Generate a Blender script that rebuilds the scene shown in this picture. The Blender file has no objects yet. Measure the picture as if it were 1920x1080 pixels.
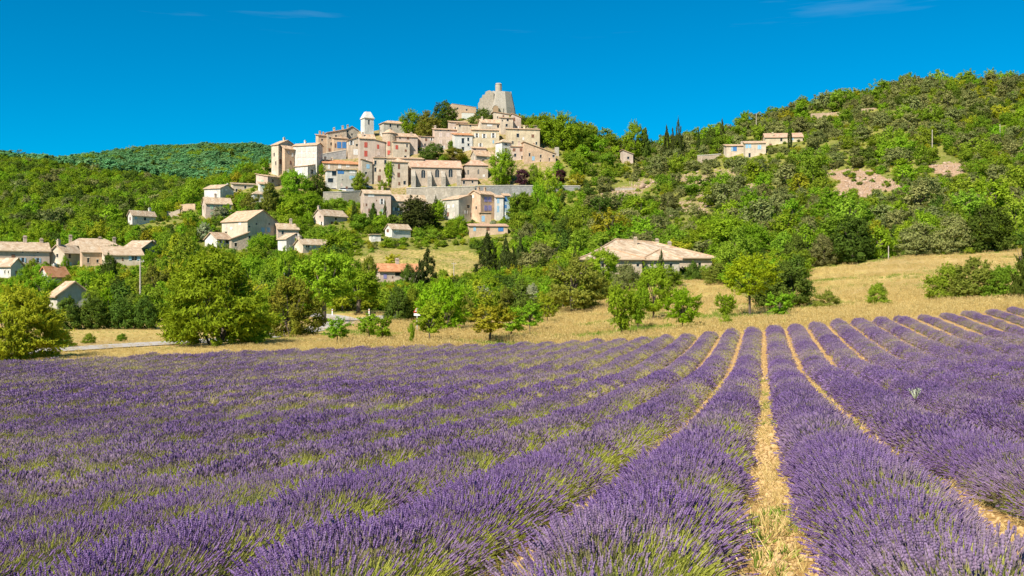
import bpy, math, random
import numpy as np
from mathutils import Vector

R = math.radians
SC = bpy.context.scene
COL = SC.collection
EYE, FPX = 1.8, 1884.0          # eye height (m); focal length in photo pixels (1920 wide)

# ---------------------------------------------------------------- camera
cam = bpy.data.objects.new('camera', bpy.data.cameras.new('camera'))
COL.objects.link(cam)
cam.location = (0, 0, EYE)
cam.rotation_euler = (R(90), 0, 0)
cam.data.sensor_width = 36
cam.data.lens = 36 * FPX / 1920
cam.data.clip_start = 0.1
cam.data.clip_end = 9000
SC.camera = cam

# ---------------------------------------------------------------- sky and sun
SUN_H, SUN_EL = (-0.60, -0.80), R(46)
n = math.hypot(*SUN_H)
SUN = Vector((SUN_H[0] / n * math.cos(SUN_EL), SUN_H[1] / n * math.cos(SUN_EL), math.sin(SUN_EL)))
world = bpy.data.worlds.new('World')
SC.world = world
world.use_nodes = True
wn, wl_ = world.node_tree.nodes, world.node_tree.links
sky = wn.new('ShaderNodeTexSky')
sky.sky_type = 'NISHITA'
sky.sun_disc = False
sky.sun_elevation = SUN_EL
sky.sun_rotation = math.atan2(SUN.x, SUN.y)
sky.altitude = 2500
sky.air_density = 1.0
sky.dust_density = 0.25
sky.ozone_density = 2.0
tint = wn.new('ShaderNodeHueSaturation')      # the deep, polarised blue of the photograph
tint.inputs['Saturation'].default_value = 1.9
tint.inputs['Hue'].default_value = .487
wl_.new(sky.outputs[0], tint.inputs['Color'])
# thin cirrus high in the sky
tc = wn.new('ShaderNodeTexCoord'); mp = wn.new('ShaderNodeMapping')
mp.inputs['Scale'].default_value = (2.2, 1.0, 26.0); mp.inputs['Rotation'].default_value = (0, R(4), 0); mp.inputs['Location'].default_value = (6.8, 3.6, 1.48)
nz = wn.new('ShaderNodeTexNoise'); nz.inputs['Scale'].default_value = 2.6; nz.inputs['Detail'].default_value = 6
cr = wn.new('ShaderNodeMapRange'); cr.inputs[1].default_value = 0.60; cr.inputs[2].default_value = 0.85
cr.inputs[4].default_value = 0.14
wl_.new(tc.outputs['Generated'], mp.inputs[0]); wl_.new(mp.outputs[0], nz.inputs[0]); wl_.new(nz.outputs[0], cr.inputs[0])
sp = wn.new('ShaderNodeSeparateXYZ'); wl_.new(tc.outputs['Generated'], sp.inputs[0])
hi = wn.new('ShaderNodeMapRange'); hi.inputs[1].default_value = 0.235; hi.inputs[2].default_value = 0.262
wl_.new(sp.outputs[2], hi.inputs[0])
mu = wn.new('ShaderNodeMath'); mu.operation = 'MULTIPLY'
wl_.new(cr.outputs[0], mu.inputs[0]); wl_.new(hi.outputs[0], mu.inputs[1])
cmx = wn.new('ShaderNodeMix'); cmx.data_type = 'RGBA'
cmx.inputs[7].default_value = (6.0, 7.0, 8.0, 1)
wl_.new(mu.outputs[0], cmx.inputs[0]); wl_.new(tint.outputs[0], cmx.inputs[6])
bg = wn['Background']; bg.inputs[1].default_value = 0.070
wl_.new(cmx.outputs[2], bg.inputs[0])

sl = bpy.data.lights.new('sun', 'SUN')
sl.energy = 4.6; sl.angle = R(0.53); sl.color = (1.0, 0.94, 0.84)
so = bpy.data.objects.new('sun', sl); COL.objects.link(so)
so.rotation_euler = SUN.to_track_quat('Z', 'Y').to_euler()
so.location = SUN * 300

SC.view_settings.view_transform = 'Standard'
SC.view_settings.look = 'None'
SC.view_settings.gamma = 1
SC.view_settings.use_curve_mapping = False
SC.view_settings.exposure = 0.9
SC.render.engine = 'CYCLES'
SC.cycles.use_denoising = True
SC.cycles.max_bounces = 6
SC.cycles.diffuse_bounces = 3
SC.cycles.transmission_bounces = 4
SC.cycles.transparent_max_bounces = 4
SC.cycles.use_adaptive_sampling = True
SC.cycles.adaptive_threshold = 0.02

# ---------------------------------------------------------------- terrain
NEAR_D = [2, 6, 8, 12, 16, 24.5, 26]
NEAR_Z = {-500: [.05, -.42, -.66, -1.18, -1.48, -2.0, -2.06], 0: [.10, -.35, -.58, -1.08, -1.40, -1.94, -2.0], 430: [.2, -.22, -.42, -.90, -1.24, -1.80, -1.86],
          960: [.30, -.05, -.22, -.63, -.98, -1.53, -1.60], 1300: [.35, .05, -.09, -.47, -.78, -1.38, -1.45], 1430: [.35, .08, -.06, -.42, -.70, -1.22, -1.28], 1680: [.35, .08, -.06, -.42, -.70, -1.05, -1.12], 2500: [.36, .1, -.04, -.38, -.62, -.92, -.98]}
PROF = {  # azimuth (photo pixel column): (distance, photo pixel row of the ground)
    -500: [(45, 722), (52, 697), (62, 676), (75, 657), (100, 627), (140, 585), (180, 545), (230, 500), (300, 440), (400, 370), (520, 305), (650, 255), (900, 270), (1600, 300), (2600, 330)],
    0: [(45, 720), (55, 690), (62, 676), (75, 657), (100, 627), (140, 585), (180, 545), (230, 503), (300, 455), (400, 395), (520, 346), (650, 304), (900, 312), (1600, 310), (2600, 330)],
    140: [(45, 719), (58, 682), (65, 668), (78, 651), (100, 629), (140, 590), (180, 545), (230, 503), (300, 445), (400, 392), (520, 358), (650, 322), (900, 326), (1250, 318), (1600, 304), (2600, 330)],
    260: [(45, 718), (60, 677), (66, 664), (80, 648), (100, 630), (140, 590), (180, 550), (230, 500), (300, 428), (340, 408), (420, 385), (520, 364), (650, 341), (900, 336), (1250, 315), (1600, 286), (2000, 292), (2600, 330)],
    400: [(45, 717), (62, 671), (70, 656), (84, 644), (110, 622), (140, 595), (180, 553), (230, 505), (290, 450), (330, 403), (350, 371), (400, 358), (520, 363), (700, 360), (900, 343), (1250, 310), (1600, 280), (2000, 285), (2600, 330)],
    510: [(45, 716), (64, 667), (72, 652), (88, 640), (115, 617), (150, 590), (200, 545), (250, 505), (290, 462), (330, 400), (360, 360), (380, 331), (396, 300), (430, 318), (600, 350), (1250, 313), (1600, 281), (2000, 289), (2600, 330)],
    650: [(45, 715), (67, 662), (75, 648), (90, 638), (120, 606), (150, 588), (200, 550), (240, 520), (280, 480), (310, 440), (340, 400), (356, 372), (362, 356), (376, 343), (390, 302), (410, 262), (430, 247), (480, 272), (700, 340), (1600, 330)],
    780: [(45, 714), (69, 658), (77, 644), (92, 636), (120, 607), (160, 582), (200, 552), (230, 528), (260, 503), (290, 472), (320, 437), (345, 402), (362, 386), (368, 352), (385, 320), (400, 288), (420, 256), (438, 236), (480, 255), (700, 330), (1600, 340)],
    930: [(45, 713), (72, 655), (80, 641), (98, 625), (130, 600), (170, 575), (210, 548), (240, 525), (280, 492), (300, 467), (325, 432), (350, 402), (365, 370), (372, 349), (385, 310), (400, 270), (420, 232), (430, 214), (480, 228), (700, 300), (1600, 340)],
    1080: [(45, 711), (74, 648), (82, 635), (97, 616), (120, 592), (150, 565), (190, 520), (230, 500), (270, 460), (310, 420), (345, 385), (370, 350), (385, 310), (405, 285), (430, 260), (470, 268), (700, 310), (1600, 340)],
    1200: [(45, 709), (75, 643), (83, 630), (97, 610), (120, 582), (150, 550), (190, 516), (208, 510), (232, 488), (270, 450), (310, 415), (345, 370), (380, 330), (410, 302), (440, 290), (500, 298), (700, 310), (1600, 340)],
    1300: [(45, 707), (60, 668), (76, 634), (84, 622), (97, 605), (118, 575), (145, 545), (180, 522), (206, 509), (226, 484), (260, 440), (300, 400), (340, 355), (370, 315), (400, 288), (440, 272), (500, 285), (700, 300), (1600, 340)],
    1430: [(45, 703), (60, 658), (77, 622), (85, 609), (97, 594), (115, 571), (140, 545), (170, 520), (200, 490), (240, 440), (280, 395), (320, 345), (350, 305), (380, 275), (420, 240), (450, 228), (500, 240), (700, 300), (1600, 340)],
    1680: [(45, 692), (60, 640), (77, 601), (85, 588), (97, 572), (110, 550), (140, 512), (170, 484), (200, 452), (240, 402), (280, 352), (320, 298), (360, 245), (400, 195), (440, 168), (500, 180), (700, 250), (1600, 340)],
    1920: [(45, 682), (60, 626), (75, 580), (85, 565), (95, 553), (110, 535), (140, 500), (165, 476), (200, 437), (240, 382), (280, 325), (320, 270), (360, 218), (400, 176), (440, 157), (500, 170), (700, 250), (1600, 340)],
    2500: [(45, 672), (60, 605), (75, 550), (90, 530), (110, 505), (140, 475), (165, 455), (200, 420), (240, 370), (280, 318), (320, 265), (360, 215), (400, 178), (440, 160), (500, 170), (700, 250), (1600, 340)],
}
def _gs(a, sig, axis):
    k = np.arange(-int(3 * sig), int(3 * sig) + 1); w = np.exp(-.5 * (k / sig) ** 2); w /= w.sum()
    pad = [(0, 0)] * a.ndim; pad[axis] = (len(k) // 2,) * 2
    return np.apply_along_axis(lambda m: np.convolve(m, w, 'valid'), axis, np.pad(a, pad, mode='edge'))
LD0, LD1, ND = math.log(2), math.log(4500), 1000
LD = np.linspace(LD0, LD1, ND)
PX = np.arange(-500, 2501, 10.0)
_rows = []
for p in sorted(PROF):
    dd = NEAR_D + [a for a, b in PROF[p]] + [4500]
    zz = [float(np.interp(p, sorted(NEAR_Z), [NEAR_Z[q][i] for q in sorted(NEAR_Z)])) for i in range(len(NEAR_D))] + [EYE + (540 - b) / FPX * a for a, b in PROF[p]]
    zz.append(zz[-1] - 60)
    _rows.append(np.interp(np.exp(LD), dd, zz))
_rows = np.array(_rows)
TZ = np.array([np.interp(PX, sorted(PROF), _rows[:, i]) for i in range(ND)]).T
TZ = _gs(TZ, 3.0, 0)
_b = np.clip((np.exp(LD) - 250) / 80, 0, 1)[None, :]
TZ = _gs(TZ, 3.2, 1) * (1 - _b) + _gs(TZ, .8, 1) * _b
def terr(x, y):
    x = np.asarray(x, float); y = np.asarray(y, float)
    yy = np.maximum(y, 2.0)
    fi = np.clip((960 + FPX * x / yy - PX[0]) / 10.0, 0, len(PX) - 1.001)
    fj = np.clip((np.log(yy) - LD0) / (LD1 - LD0) * (ND - 1), 0, ND - 1.001)
    i = fi.astype(int); j = fj.astype(int); a = fi - i; b = fj - j
    z = TZ[i, j] * (1 - a) * (1 - b) + TZ[i + 1, j] * a * (1 - b) + TZ[i, j + 1] * (1 - a) * b + TZ[i + 1, j + 1] * a * b
    bump = np.clip((yy - 85) / 120, 0, 1)
    z = z + bump * (.5 * np.sin(x * .13 + 1.3 * np.sin(y * .05)) * np.sin(y * .11 + .7) + .3 * np.sin(x * .31 + y * .27))
    return z
def tz(x, y): return float(terr(x, y))
def pix(x, y, z): return 960 + FPX * x / y, 540 - (z - EYE) / y * FPX
def solve(px, py, lo=44, hi_=1400):
    """distance at which the ground, seen in the direction px, reaches the height py"""
    d = np.linspace(lo, hi_, 4000); x = (px - 960) / FPX * d
    q = 540 - (terr(x, d) - EYE) / d * FPX
    w = np.where(q <= py)[0]
    return float(d[w[0]]) if len(w) else hi_
def gpt(px, py):
    d = solve(px, py); x = (px - 960) / FPX * d
    return x, d, tz(x, d)

# ---------------------------------------------------------------- helpers
def link(o, parent=None):
    COL.objects.link(o)
    if parent is not None: o.parent = parent
    return o
def tag(o, label=None, cat=None, group=None, kind=None):
    if label: o['label'] = label
    if cat: o['category'] = cat
    if group: o['group'] = group
    if kind: o['kind'] = kind
    return o
def empty(name, loc, label, cat, group=None):
    o = bpy.data.objects.new(name, None); o.location = loc; o.empty_display_size = .3
    return tag(link(o), label, cat, group)
class MB:
    def __init__(s): s.v = []; s.f = []; s.uv = []
    def poly(s, pts, uv=None):
        b = len(s.v); s.v += [tuple(p) for p in pts]; s.f.append(tuple(range(b, b + len(pts))))
        s.uv += list(uv) if uv else [(p[0] + p[1], p[2]) for p in pts]
    def box(s, a, b):
        x0, y0, z0 = a; x1, y1, z1 = b
        P = [(x0, y0, z0), (x1, y0, z0), (x1, y1, z0), (x0, y1, z0), (x0, y0, z1), (x1, y0, z1), (x1, y1, z1), (x0, y1, z1)]
        for q in ((3, 2, 1, 0), (4, 5, 6, 7), (0, 1, 5, 4), (1, 2, 6, 5), (2, 3, 7, 6), (3, 0, 4, 7)): s.poly([P[i] for i in q])
    def tube(s, pts, rad, n=6):
        rings = []
        for i, p in enumerate(pts):
            p = Vector(p); t = (Vector(pts[min(i + 1, len(pts) - 1)]) - Vector(pts[max(i - 1, 0)])).normalized()
            a = t.orthogonal().normalized(); b = t.cross(a)
            rings.append([p + (a * math.cos(2 * math.pi * k / n) + b * math.sin(2 * math.pi * k / n)) * rad[i] for k in range(n)])
        for i in range(len(rings) - 1):
            for k in range(n):
                s.poly([rings[i][k], rings[i][(k + 1) % n], rings[i + 1][(k + 1) % n], rings[i + 1][k]])
        s.poly(rings[-1])
    def mesh(s, name, mat, smooth=False):
        me = bpy.data.meshes.new(name); me.from_pydata(s.v, [], s.f)
        u = me.uv_layers.new(name='uv')
        u.data.foreach_set('uv', np.array(s.uv, np.float32).ravel())
        if mat: me.materials.append(mat)
        if smooth: me.polygons.foreach_set('use_smooth', [True] * len(me.polygons))
        me.update()
        return me
    def build(s, name, mat, parent=None, smooth=False):
        return link(bpy.data.objects.new(name, s.mesh(name, mat, smooth)), parent)
def np_mesh(name, V, F, mat, attrs=None, smooth=False):
    """V (n,3); F (m,k) faces of equal size"""
    V = np.asarray(V, np.float32); F = np.asarray(F, np.int32); m, k = F.shape
    me = bpy.data.meshes.new(name)
    me.vertices.add(len(V)); me.vertices.foreach_set('co', V.ravel())
    me.loops.add(m * k); me.loops.foreach_set('vertex_index', F.ravel())
    me.polygons.add(m); me.polygons.foreach_set('loop_start', np.arange(0, m * k, k, dtype=np.int32))
    me.polygons.foreach_set('loop_total', np.full(m, k, np.int32))
    if smooth: me.polygons.foreach_set('use_smooth', np.ones(m, bool))
    if mat: me.materials.append(mat)
    for an, (dom, arr) in (attrs or {}).items():
        arr = np.asarray(arr, np.float32)
        if arr.ndim == 2:
            at = me.attributes.new(an, 'FLOAT_COLOR', dom); at.data.foreach_set('color', arr.ravel())
        else:
            at = me.attributes.new(an, 'FLOAT', dom); at.data.foreach_set('value', arr)
    me.update(calc_edges=True); me.validate()
    return me

# ---------------------------------------------------------------- materials
class NT:
    def __init__(s, name):
        s.m = bpy.data.materials.new(name); s.m.use_nodes = True
        s.n, s.l = s.m.node_tree.nodes, s.m.node_tree.links
        s.b = s.n['Principled BSDF']; s.out = s.n['Material Output']
        s.b.inputs['Roughness'].default_value = .9; s.b.inputs['Specular IOR Level'].default_value = .15
    def new(s, t, **k):
        nd = s.n.new(t)
        for a, v in k.items(): setattr(nd, a, v)
        return nd
    def noise(s, scale, detail=4, coord='Object', rough=.6, vec=None, stretch=None):
        nd = s.new('ShaderNodeTexNoise'); nd.inputs['Scale'].default_value = scale; nd.inputs['Detail'].default_value = detail
        nd.inputs['Roughness'].default_value = rough
        src = vec or s.coord(coord)
        if stretch:
            mp = s.new('ShaderNodeMapping'); mp.inputs['Scale'].default_value = stretch; s.l.new(src, mp.inputs[0]); src = mp.outputs[0]
        s.l.new(src, nd.inputs['Vector']); return nd.outputs['Fac']
    def coord(s, which='Object'):
        if not hasattr(s, 'tc'): s.tc = s.new('ShaderNodeTexCoord')
        return s.tc.outputs[which]
    def mr(s, v, a, b, c=0., d=1.):
        nd = s.new('ShaderNodeMapRange')
        for i, x in enumerate((a, b, c, d)): nd.inputs[i + 1].default_value = x
        s.l.new(v, nd.inputs[0]); return nd.outputs[0]
    def mix(s, f, a, b, mode='MIX'):
        nd = s.new('ShaderNodeMix', data_type='RGBA', blend_type=mode)
        for sock, x in ((nd.inputs[0], f), (nd.inputs[6], a), (nd.inputs[7], b)):
            if isinstance(x, (int, float)): sock.default_value = x
            elif isinstance(x, tuple): sock.default_value = (*x[:3], 1)
            else: s.l.new(x, sock)
        return nd.outputs[2]
    def math(s, op, a, b):
        nd = s.new('ShaderNodeMath', operation=op)
        for sock, x in ((nd.inputs[0], a), (nd.inputs[1], b)):
            if isinstance(x, (int, float)): sock.default_value = x
            else: s.l.new(x, sock)
        return nd.outputs[0]
    def attr(s, name, typ='GEOMETRY', out='Fac'):
        nd = s.new('ShaderNodeAttribute', attribute_name=name, attribute_type=typ); return nd.outputs[out]
    def rnd(s):
        return s.new('ShaderNodeObjectInfo').outputs['Random']
    def bump(s, h, strength=.4, dist=.05):
        nd = s.new('ShaderNodeBump'); nd.inputs['Strength'].default_value = strength; nd.inputs['Distance'].default_value = dist
        s.l.new(h, nd.inputs['Height']); s.l.new(nd.outputs[0], s.b.inputs['Normal'])
    def color(s, c):
        if isinstance(c, tuple): s.b.inputs['Base Color'].default_value = (*c[:3], 1)
        else: s.l.new(c, s.b.inputs['Base Color'])
        return s.m
def sc(c, k): return tuple(min(1, x * k) for x in c)
def plain(name, c, rough=.7, var=.25, scale=3):
    t = NT(name); t.b.inputs['Roughness'].default_value = rough
    return t.color(t.mix(t.mr(t.noise(scale), .3, .7), sc(c, 1 - var), sc(c, 1 + var * .6)))
def wall_mat(name, c, stone=.0):
    t = NT(name)
    a = t.mix(t.mr(t.noise(.45, 5), .3, .7), sc(c, .66), sc(c, 1.14))
    a = t.mix(t.mr(t.noise(2.6, 5, stretch=(1, 1, .45)), .35, .75), a, t.mix(.75, a, sc(c, .52)))
    a = t.mix(t.mr(t.noise(.9, 6, stretch=(1, 1, .2)), .52, .72, 0, .6), a, sc((c[0], c[1] * .92, c[2] * .85), .55))
    a = t.mix(t.mr(t.noise(.3, 3), .58, .66, 0, .4), a, sc((c[0] * .95, c[1], c[2] * 1.1), 1.1))
    if stone:
        vo = t.new('ShaderNodeTexVoronoi'); vo.inputs['Scale'].default_value = 2.3; t.l.new(t.coord(), vo.inputs['Vector'])
        g = t.new('ShaderNodeSeparateColor'); t.l.new(vo.outputs['Color'], g.inputs[0])
        a = t.mix(t.math('MULTIPLY', g.outputs[0], stone), a, sc(c, .5))
        t.bump(vo.outputs['Distance'], .6, .08)
    else: t.bump(t.noise(6, 6), .35, .04)
    a = t.mix(t.mr(t.rnd(), 0, 1, 0, .25), a, sc((c[0] * .9, c[1], c[2] * 1.05), .85))
    return t.color(a)
def tile_mat(name, c):
    t = NT(name); uv = t.coord('UV')
    a = t.mix(t.mr(t.noise(.5, 4), .3, .7), sc(c, .78), sc(c, 1.15))
    br = t.new('ShaderNodeTexVoronoi'); br.inputs['Scale'].default_value = 1.7; br.inputs['Randomness'].default_value = .8
    t.l.new(uv, br.inputs['Vector'])
    g = t.new('ShaderNodeSeparateColor'); t.l.new(br.outputs['Color'], g.inputs[0])
    a = t.mix(t.mr(g.outputs[0], 0, 1, 0, .85), a, sc((c[0], c[1] * .82, c[2] * .7), .55))
    a = t.mix(t.mr(g.outputs[1], .75, 1, 0, .6), a, sc((c[0], c[1] * 1.15, c[2] * 1.3), 1.15))
    a = t.mix(t.mr(t.rnd(), 0, 1, 0, .3), a, sc((c[0], c[1] * .9, c[2] * .8), .85))
    wv = t.new('ShaderNodeTexWave', wave_type='BANDS', bands_direction='X'); wv.inputs['Scale'].default_value = 1.4
    wv.inputs['Distortion'].default_value = .6
    t.l.new(uv, wv.inputs['Vector']); t.bump(wv.outputs['Fac'], .7, .09)
    a = t.mix(t.math('MULTIPLY', t.math('SUBTRACT', 1., wv.outputs['Fac']), .25), a, sc(c, .45))
    return t.color(a)
WALL = {
    'cream': wall_mat('wall_cream', (.70, .56, .41)), 'pink': wall_mat('wall_pink', (.66, .50, .39)),
    'tan': wall_mat('wall_tan', (.58, .45, .32), .4), 'grey': wall_mat('wall_grey', (.58, .52, .42)),
    'white': wall_mat('wall_white', (.72, .67, .59)), 'orange': wall_mat('wall_orange', (.66, .46, .30)),
    'yellow': wall_mat('wall_yellow', (.68, .55, .36)), 'stone': wall_mat('wall_stone', (.54, .46, .35), .6),
    'lime': wall_mat('wall_limestone', (.54, .46, .36), .6), 'rubble': wall_mat('wall_rubble', (.40, .38, .35), .7),
    'keep': wall_mat('wall_keep', (.49, .43, .35), .8),
    'blue': wall_mat('wall_blue', (.40, .48, .52)), 'ashlar': wall_mat('wall_ashlar', (.60, .47, .35), .4),
}
TILE = {'tan': tile_mat('tile_tan', (.66, .47, .31)), 'orange': tile_mat('tile_orange', (.68, .33, .16)),
        'pale': tile_mat('tile_pale', (.62, .48, .33)), 'pink': tile_mat('tile_pink', (.64, .43, .30))}
PAINT = {'r': plain('shutter_red', (.50, .10, .07)), 'n': plain('shutter_brown', (.22, .11, .07)), 'b': plain('shutter_blue', (.06, .19, .42)),
         'c': plain('shutter_sky_blue', (.30, .48, .60)), 'l': plain('shutter_lavender', (.30, .27, .50)), 'w': plain('shutter_white', (.78, .74, .68)),
         'g': plain('shutter_green', (.36, .48, .34)), 'p': plain('shutter_pale_pink', (.66, .52, .44))}
gl = NT('window_glass'); gl.b.inputs['Roughness'].default_value = .15; gl.b.inputs['Specular IOR Level'].default_value = .5
GLASS = gl.color((.025, .028, .03))
SURR = plain('stone_surround', (.62, .56, .46))
WOODG = plain('grey_wood', (.30, .25, .19), .85, .35, 5)
METAL = plain('pale_metal', (.62, .62, .60), .5)
BARK = plain('bark', (.13, .10, .075), .95, .5, 4)

# leaves -----------------------------------------------------------
def leaf_mat(name, dark, light, trans=.35, warm=None):
    t = NT(name)
    f = t.attr('shade')
    oi = t.new('ShaderNodeObjectInfo')
    a = t.mix(f, dark, light)
    a = t.mix(t.mr(t.noise(.9, 2), .35, .7), a, t.mix(.5, a, warm or sc(light, 1.15)))
    hv = t.new('ShaderNodeHueSaturation')
    t.l.new(t.mr(oi.outputs['Random'], 0, 1, .475, .515), hv.inputs['Hue'])
    t.l.new(t.mr(t.math('FRACT', t.math('MULTIPLY', oi.outputs['Random'], 7.3), 0), 0, 1, .78, 1.2), hv.inputs['Value'])
    t.l.new(a, hv.inputs['Color'])
    df = t.new('ShaderNodeBsdfDiffuse'); tr = t.new('ShaderNodeBsdfTranslucent'); mx = t.new('ShaderNodeMixShader')
    t.l.new(hv.outputs[0], df.inputs[0]); t.l.new(t.mix(1., hv.outputs[0], (1.1, 1.1, .5), 'MULTIPLY'), tr.inputs[0])
    mx.inputs[0].default_value = trans
    t.l.new(df.outputs[0], mx.inputs[1]); t.l.new(tr.outputs[0], mx.inputs[2]); t.l.new(mx.outputs[0], t.out.inputs[0])
    t.n.remove(t.b)
    return t.m
LEAF = {
    'green': leaf_mat('leaf_green', (.092, .178, .010), (.275, .415, .024)),
    'lime': leaf_mat('leaf_lime', (.15, .275, .009), (.36, .50, .020)),
    'yellow': leaf_mat('leaf_yellow_green', (.17, .21, .012), (.42, .42, .030)),
    'mid': leaf_mat('leaf_mid', (.092, .165, .012), (.265, .37, .032)),
    'olive': leaf_mat('leaf_olive', (.105, .130, .016), (.27, .28, .045)),
    'oak': leaf_mat('leaf_oak', (.086, .108, .026), (.255, .268, .088), .2),
    'dark': leaf_mat('leaf_dark', (.030, .062, .009), (.105, .155, .022), .2),
    'cypress': leaf_mat('leaf_cypress', (.020, .034, .008), (.065, .082, .020), .1),
    'silver': leaf_mat('leaf_silver', (.19, .22, .10), (.36, .39, .22), .2),
    'purple': leaf_mat('leaf_purple', (.035, .012, .016), (.090, .036, .040), .2),
    'rust': leaf_mat('leaf_rust', (.08, .12, .012), (.24, .28, .028), .3, (.32, .20, .03)),
    'far': leaf_mat('leaf_far_haze', (.048, .135, .052), (.125, .27, .098), .2),  # blue of distance haze painted into the leaf colour of the far ridge
}
def crown_mesh(name, mat, seed, shape='round', nc=60, per=60, leaf=.03, asp=1.5, cr=(.13, .24), up=.25, hollow=.55, jit=.6, stroke=0., shoots=0, slen=.16):
    """a crown of clumped leaf faces in a unit box: x, y in -0.5..0.5, z in 0..1"""
    r = np.random.default_rng(seed)
    def prof(z):
        if shape == 'round': return np.sqrt(np.clip(1 - (2 * z - 1) ** 2, 0, 1)) ** .8
        if shape == 'dome': return np.sqrt(np.clip(1 - z ** 2.2, 0, 1)) * np.clip(.72 + z * 1.2, 0, 1)
        if shape == 'vase': return np.clip(.22 + 1.1 * z, 0, 1) * np.sqrt(np.clip(1 - np.clip((z - .55) / .45, 0, 1) ** 2.2, 0, 1))
        if shape == 'spindle': return np.clip(z / .12, .3, 1) * np.clip(1 - ((z - .25) / .78).clip(0, 1) ** 1.7, 0.03, 1)
        if shape == 'cone': return np.clip(z / .06, .4, 1) * np.clip(1.02 - z, .02, 1) * (.8 + .2 * np.cos(z * 38))
        if shape == 'flat': return np.sqrt(np.clip(1 - np.abs(2 * z - 1) ** 2.6, 0, 1))
    z = r.random(nc * 4); keep = r.random(nc * 4) < (prof(z) * .85 + .15); z = z[keep][:nc]; m = len(z)
    th = r.random(m) * 2 * math.pi
    crr = r.uniform(cr[0], cr[1], m)
    lump = 1 + .24 * np.sin(th * 2 + seed + z * 2) + .17 * np.sin(th * 3 + z * 6 + seed * 2)
    rad = np.clip(prof(z) * .5 * lump - crr * .55, .01, 1) * (hollow + (1 - hollow) * r.random(m)) ** .5
    C = np.stack([np.cos(th) * rad, np.sin(th) * rad, np.clip(z, crr * .35, 1 - crr * .6)], 1)
    D = r.normal(size=(m, per, 3)); D /= np.linalg.norm(D, axis=2, keepdims=True)
    q = r.random((m, per, 1)) ** .35
    P = C[:, None, :] + D * q * crr[:, None, None] * np.array([1, 1, .8])
    out = C - np.array([0, 0, .45]); out /= np.linalg.norm(out, axis=1, keepdims=True) + 1e-6
    N = D * .8 + out[:, None, :] * .45 + r.normal(size=D.shape) * jit * .6; N[:, :, 2] += up
    P = P.reshape(-1, 3); N = N.reshape(-1, 3); N /= np.linalg.norm(N, axis=1, keepdims=True)
    T = r.normal(size=N.shape); T[:, 2] += stroke * 3; T += stroke * 1.5 * D.reshape(-1, 3)
    T -= N * (T * N).sum(1, keepdims=True); T /= np.linalg.norm(T, axis=1, keepdims=True) + 1e-6
    B = np.cross(N, T)
    s = leaf * r.uniform(.6, 1.35, (len(P), 1))
    V = np.stack([P - T * s * asp * .5, P + B * s * .45, P + T * s * asp * .6 + N * s * .1, P - B * s * .45], 1).reshape(-1, 3)
    cl2 = np.zeros(0)
    if shoots:      # leafy twigs that break the outline
        pick = r.integers(0, m, shoots); k = 16
        o2 = out[pick] + r.normal(size=(shoots, 3)) * .35; o2[:, 2] += .35; o2 /= np.linalg.norm(o2, axis=1, keepdims=True)
        st = C[pick] + o2 * crr[pick][:, None] * .75; ln = slen * r.uniform(.35, 1., (shoots, 1, 1)); tt = (np.arange(k) / k)[None, :, None]
        P2 = (st[:, None, :] + o2[:, None, :] * tt * ln + r.normal(size=(shoots, k, 3)) * leaf * .45).reshape(-1, 3)
        T2 = np.repeat(o2, k, 0) * .9 + r.normal(size=P2.shape) * .55; T2 /= np.linalg.norm(T2, axis=1, keepdims=True)
        B2 = np.cross(T2, r.normal(size=P2.shape)); B2 /= np.linalg.norm(B2, axis=1, keepdims=True) + 1e-6
        s2 = leaf * r.uniform(.55, 1.1, (len(P2), 1))
        V = np.concatenate([V, np.stack([P2 - T2 * s2 * asp * .45, P2 + B2 * s2 * .42, P2 + T2 * s2 * asp * .55, P2 - B2 * s2 * .42], 1).reshape(-1, 3)])
        cl2 = np.repeat(r.uniform(.4, 1., shoots), k)
    V[:, 2] = np.maximum(V[:, 2], -.02)
    F = np.arange(len(V)).reshape(-1, 4)
    clump = np.concatenate([np.repeat(r.random(m), per), cl2])
    shade = np.clip(.2 + .45 * clump + .5 * (r.random(len(clump)) - .3), 0, 1)
    return np_mesh(name, V, F, mat, {'shade': ('FACE', shade)})
def trunk_mesh(name, seed, limbs=5, height=1., spread=.3, r0=.03, fork=.35, stems=1):
    """a tapered trunk with limbs in the same unit box"""
    rr = random.Random(seed); m = MB()
    for s_ in range(stems):
        a0 = rr.random() * 6.28; off = (0 if stems == 1 else .05)
        bx, by = math.cos(a0) * off, math.sin(a0) * off
        lean = .05 if stems == 1 else .22
        tx, ty = bx + math.cos(a0) * lean, by + math.sin(a0) * lean
        k = 1 if stems == 1 else .6
        m.tube([(bx, by, -.06), (bx, by, .02), (bx * .6 + tx * .4, by * .6 + ty * .4, fork), (tx, ty, height * .75)], [r0 * 1.5 * k, r0 * k, r0 * .75 * k, r0 * .25 * k], 7)
        for i in range(limbs):
            a = a0 + i * 6.28 / limbs + rr.uniform(-.4, .4); f = fork * rr.uniform(.7, 1.25)
            x0, y0 = bx * .6 + tx * .4 * f / fork, by * .6 + ty * .4 * f / fork
            e = spread * rr.uniform(.7, 1.1); zt = rr.uniform(.6, .9) * height
            m.tube([(x0, y0, f), (x0 + math.cos(a) * e * .55, y0 + math.sin(a) * e * .55, f * .45 + zt * .55), (x0 + math.cos(a) * e, y0 + math.sin(a) * e, zt)],
                   [r0 * .5 * k, r0 * .33 * k, r0 * .12 * k], 5)
    return m.mesh(name, BARK, True)

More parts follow.
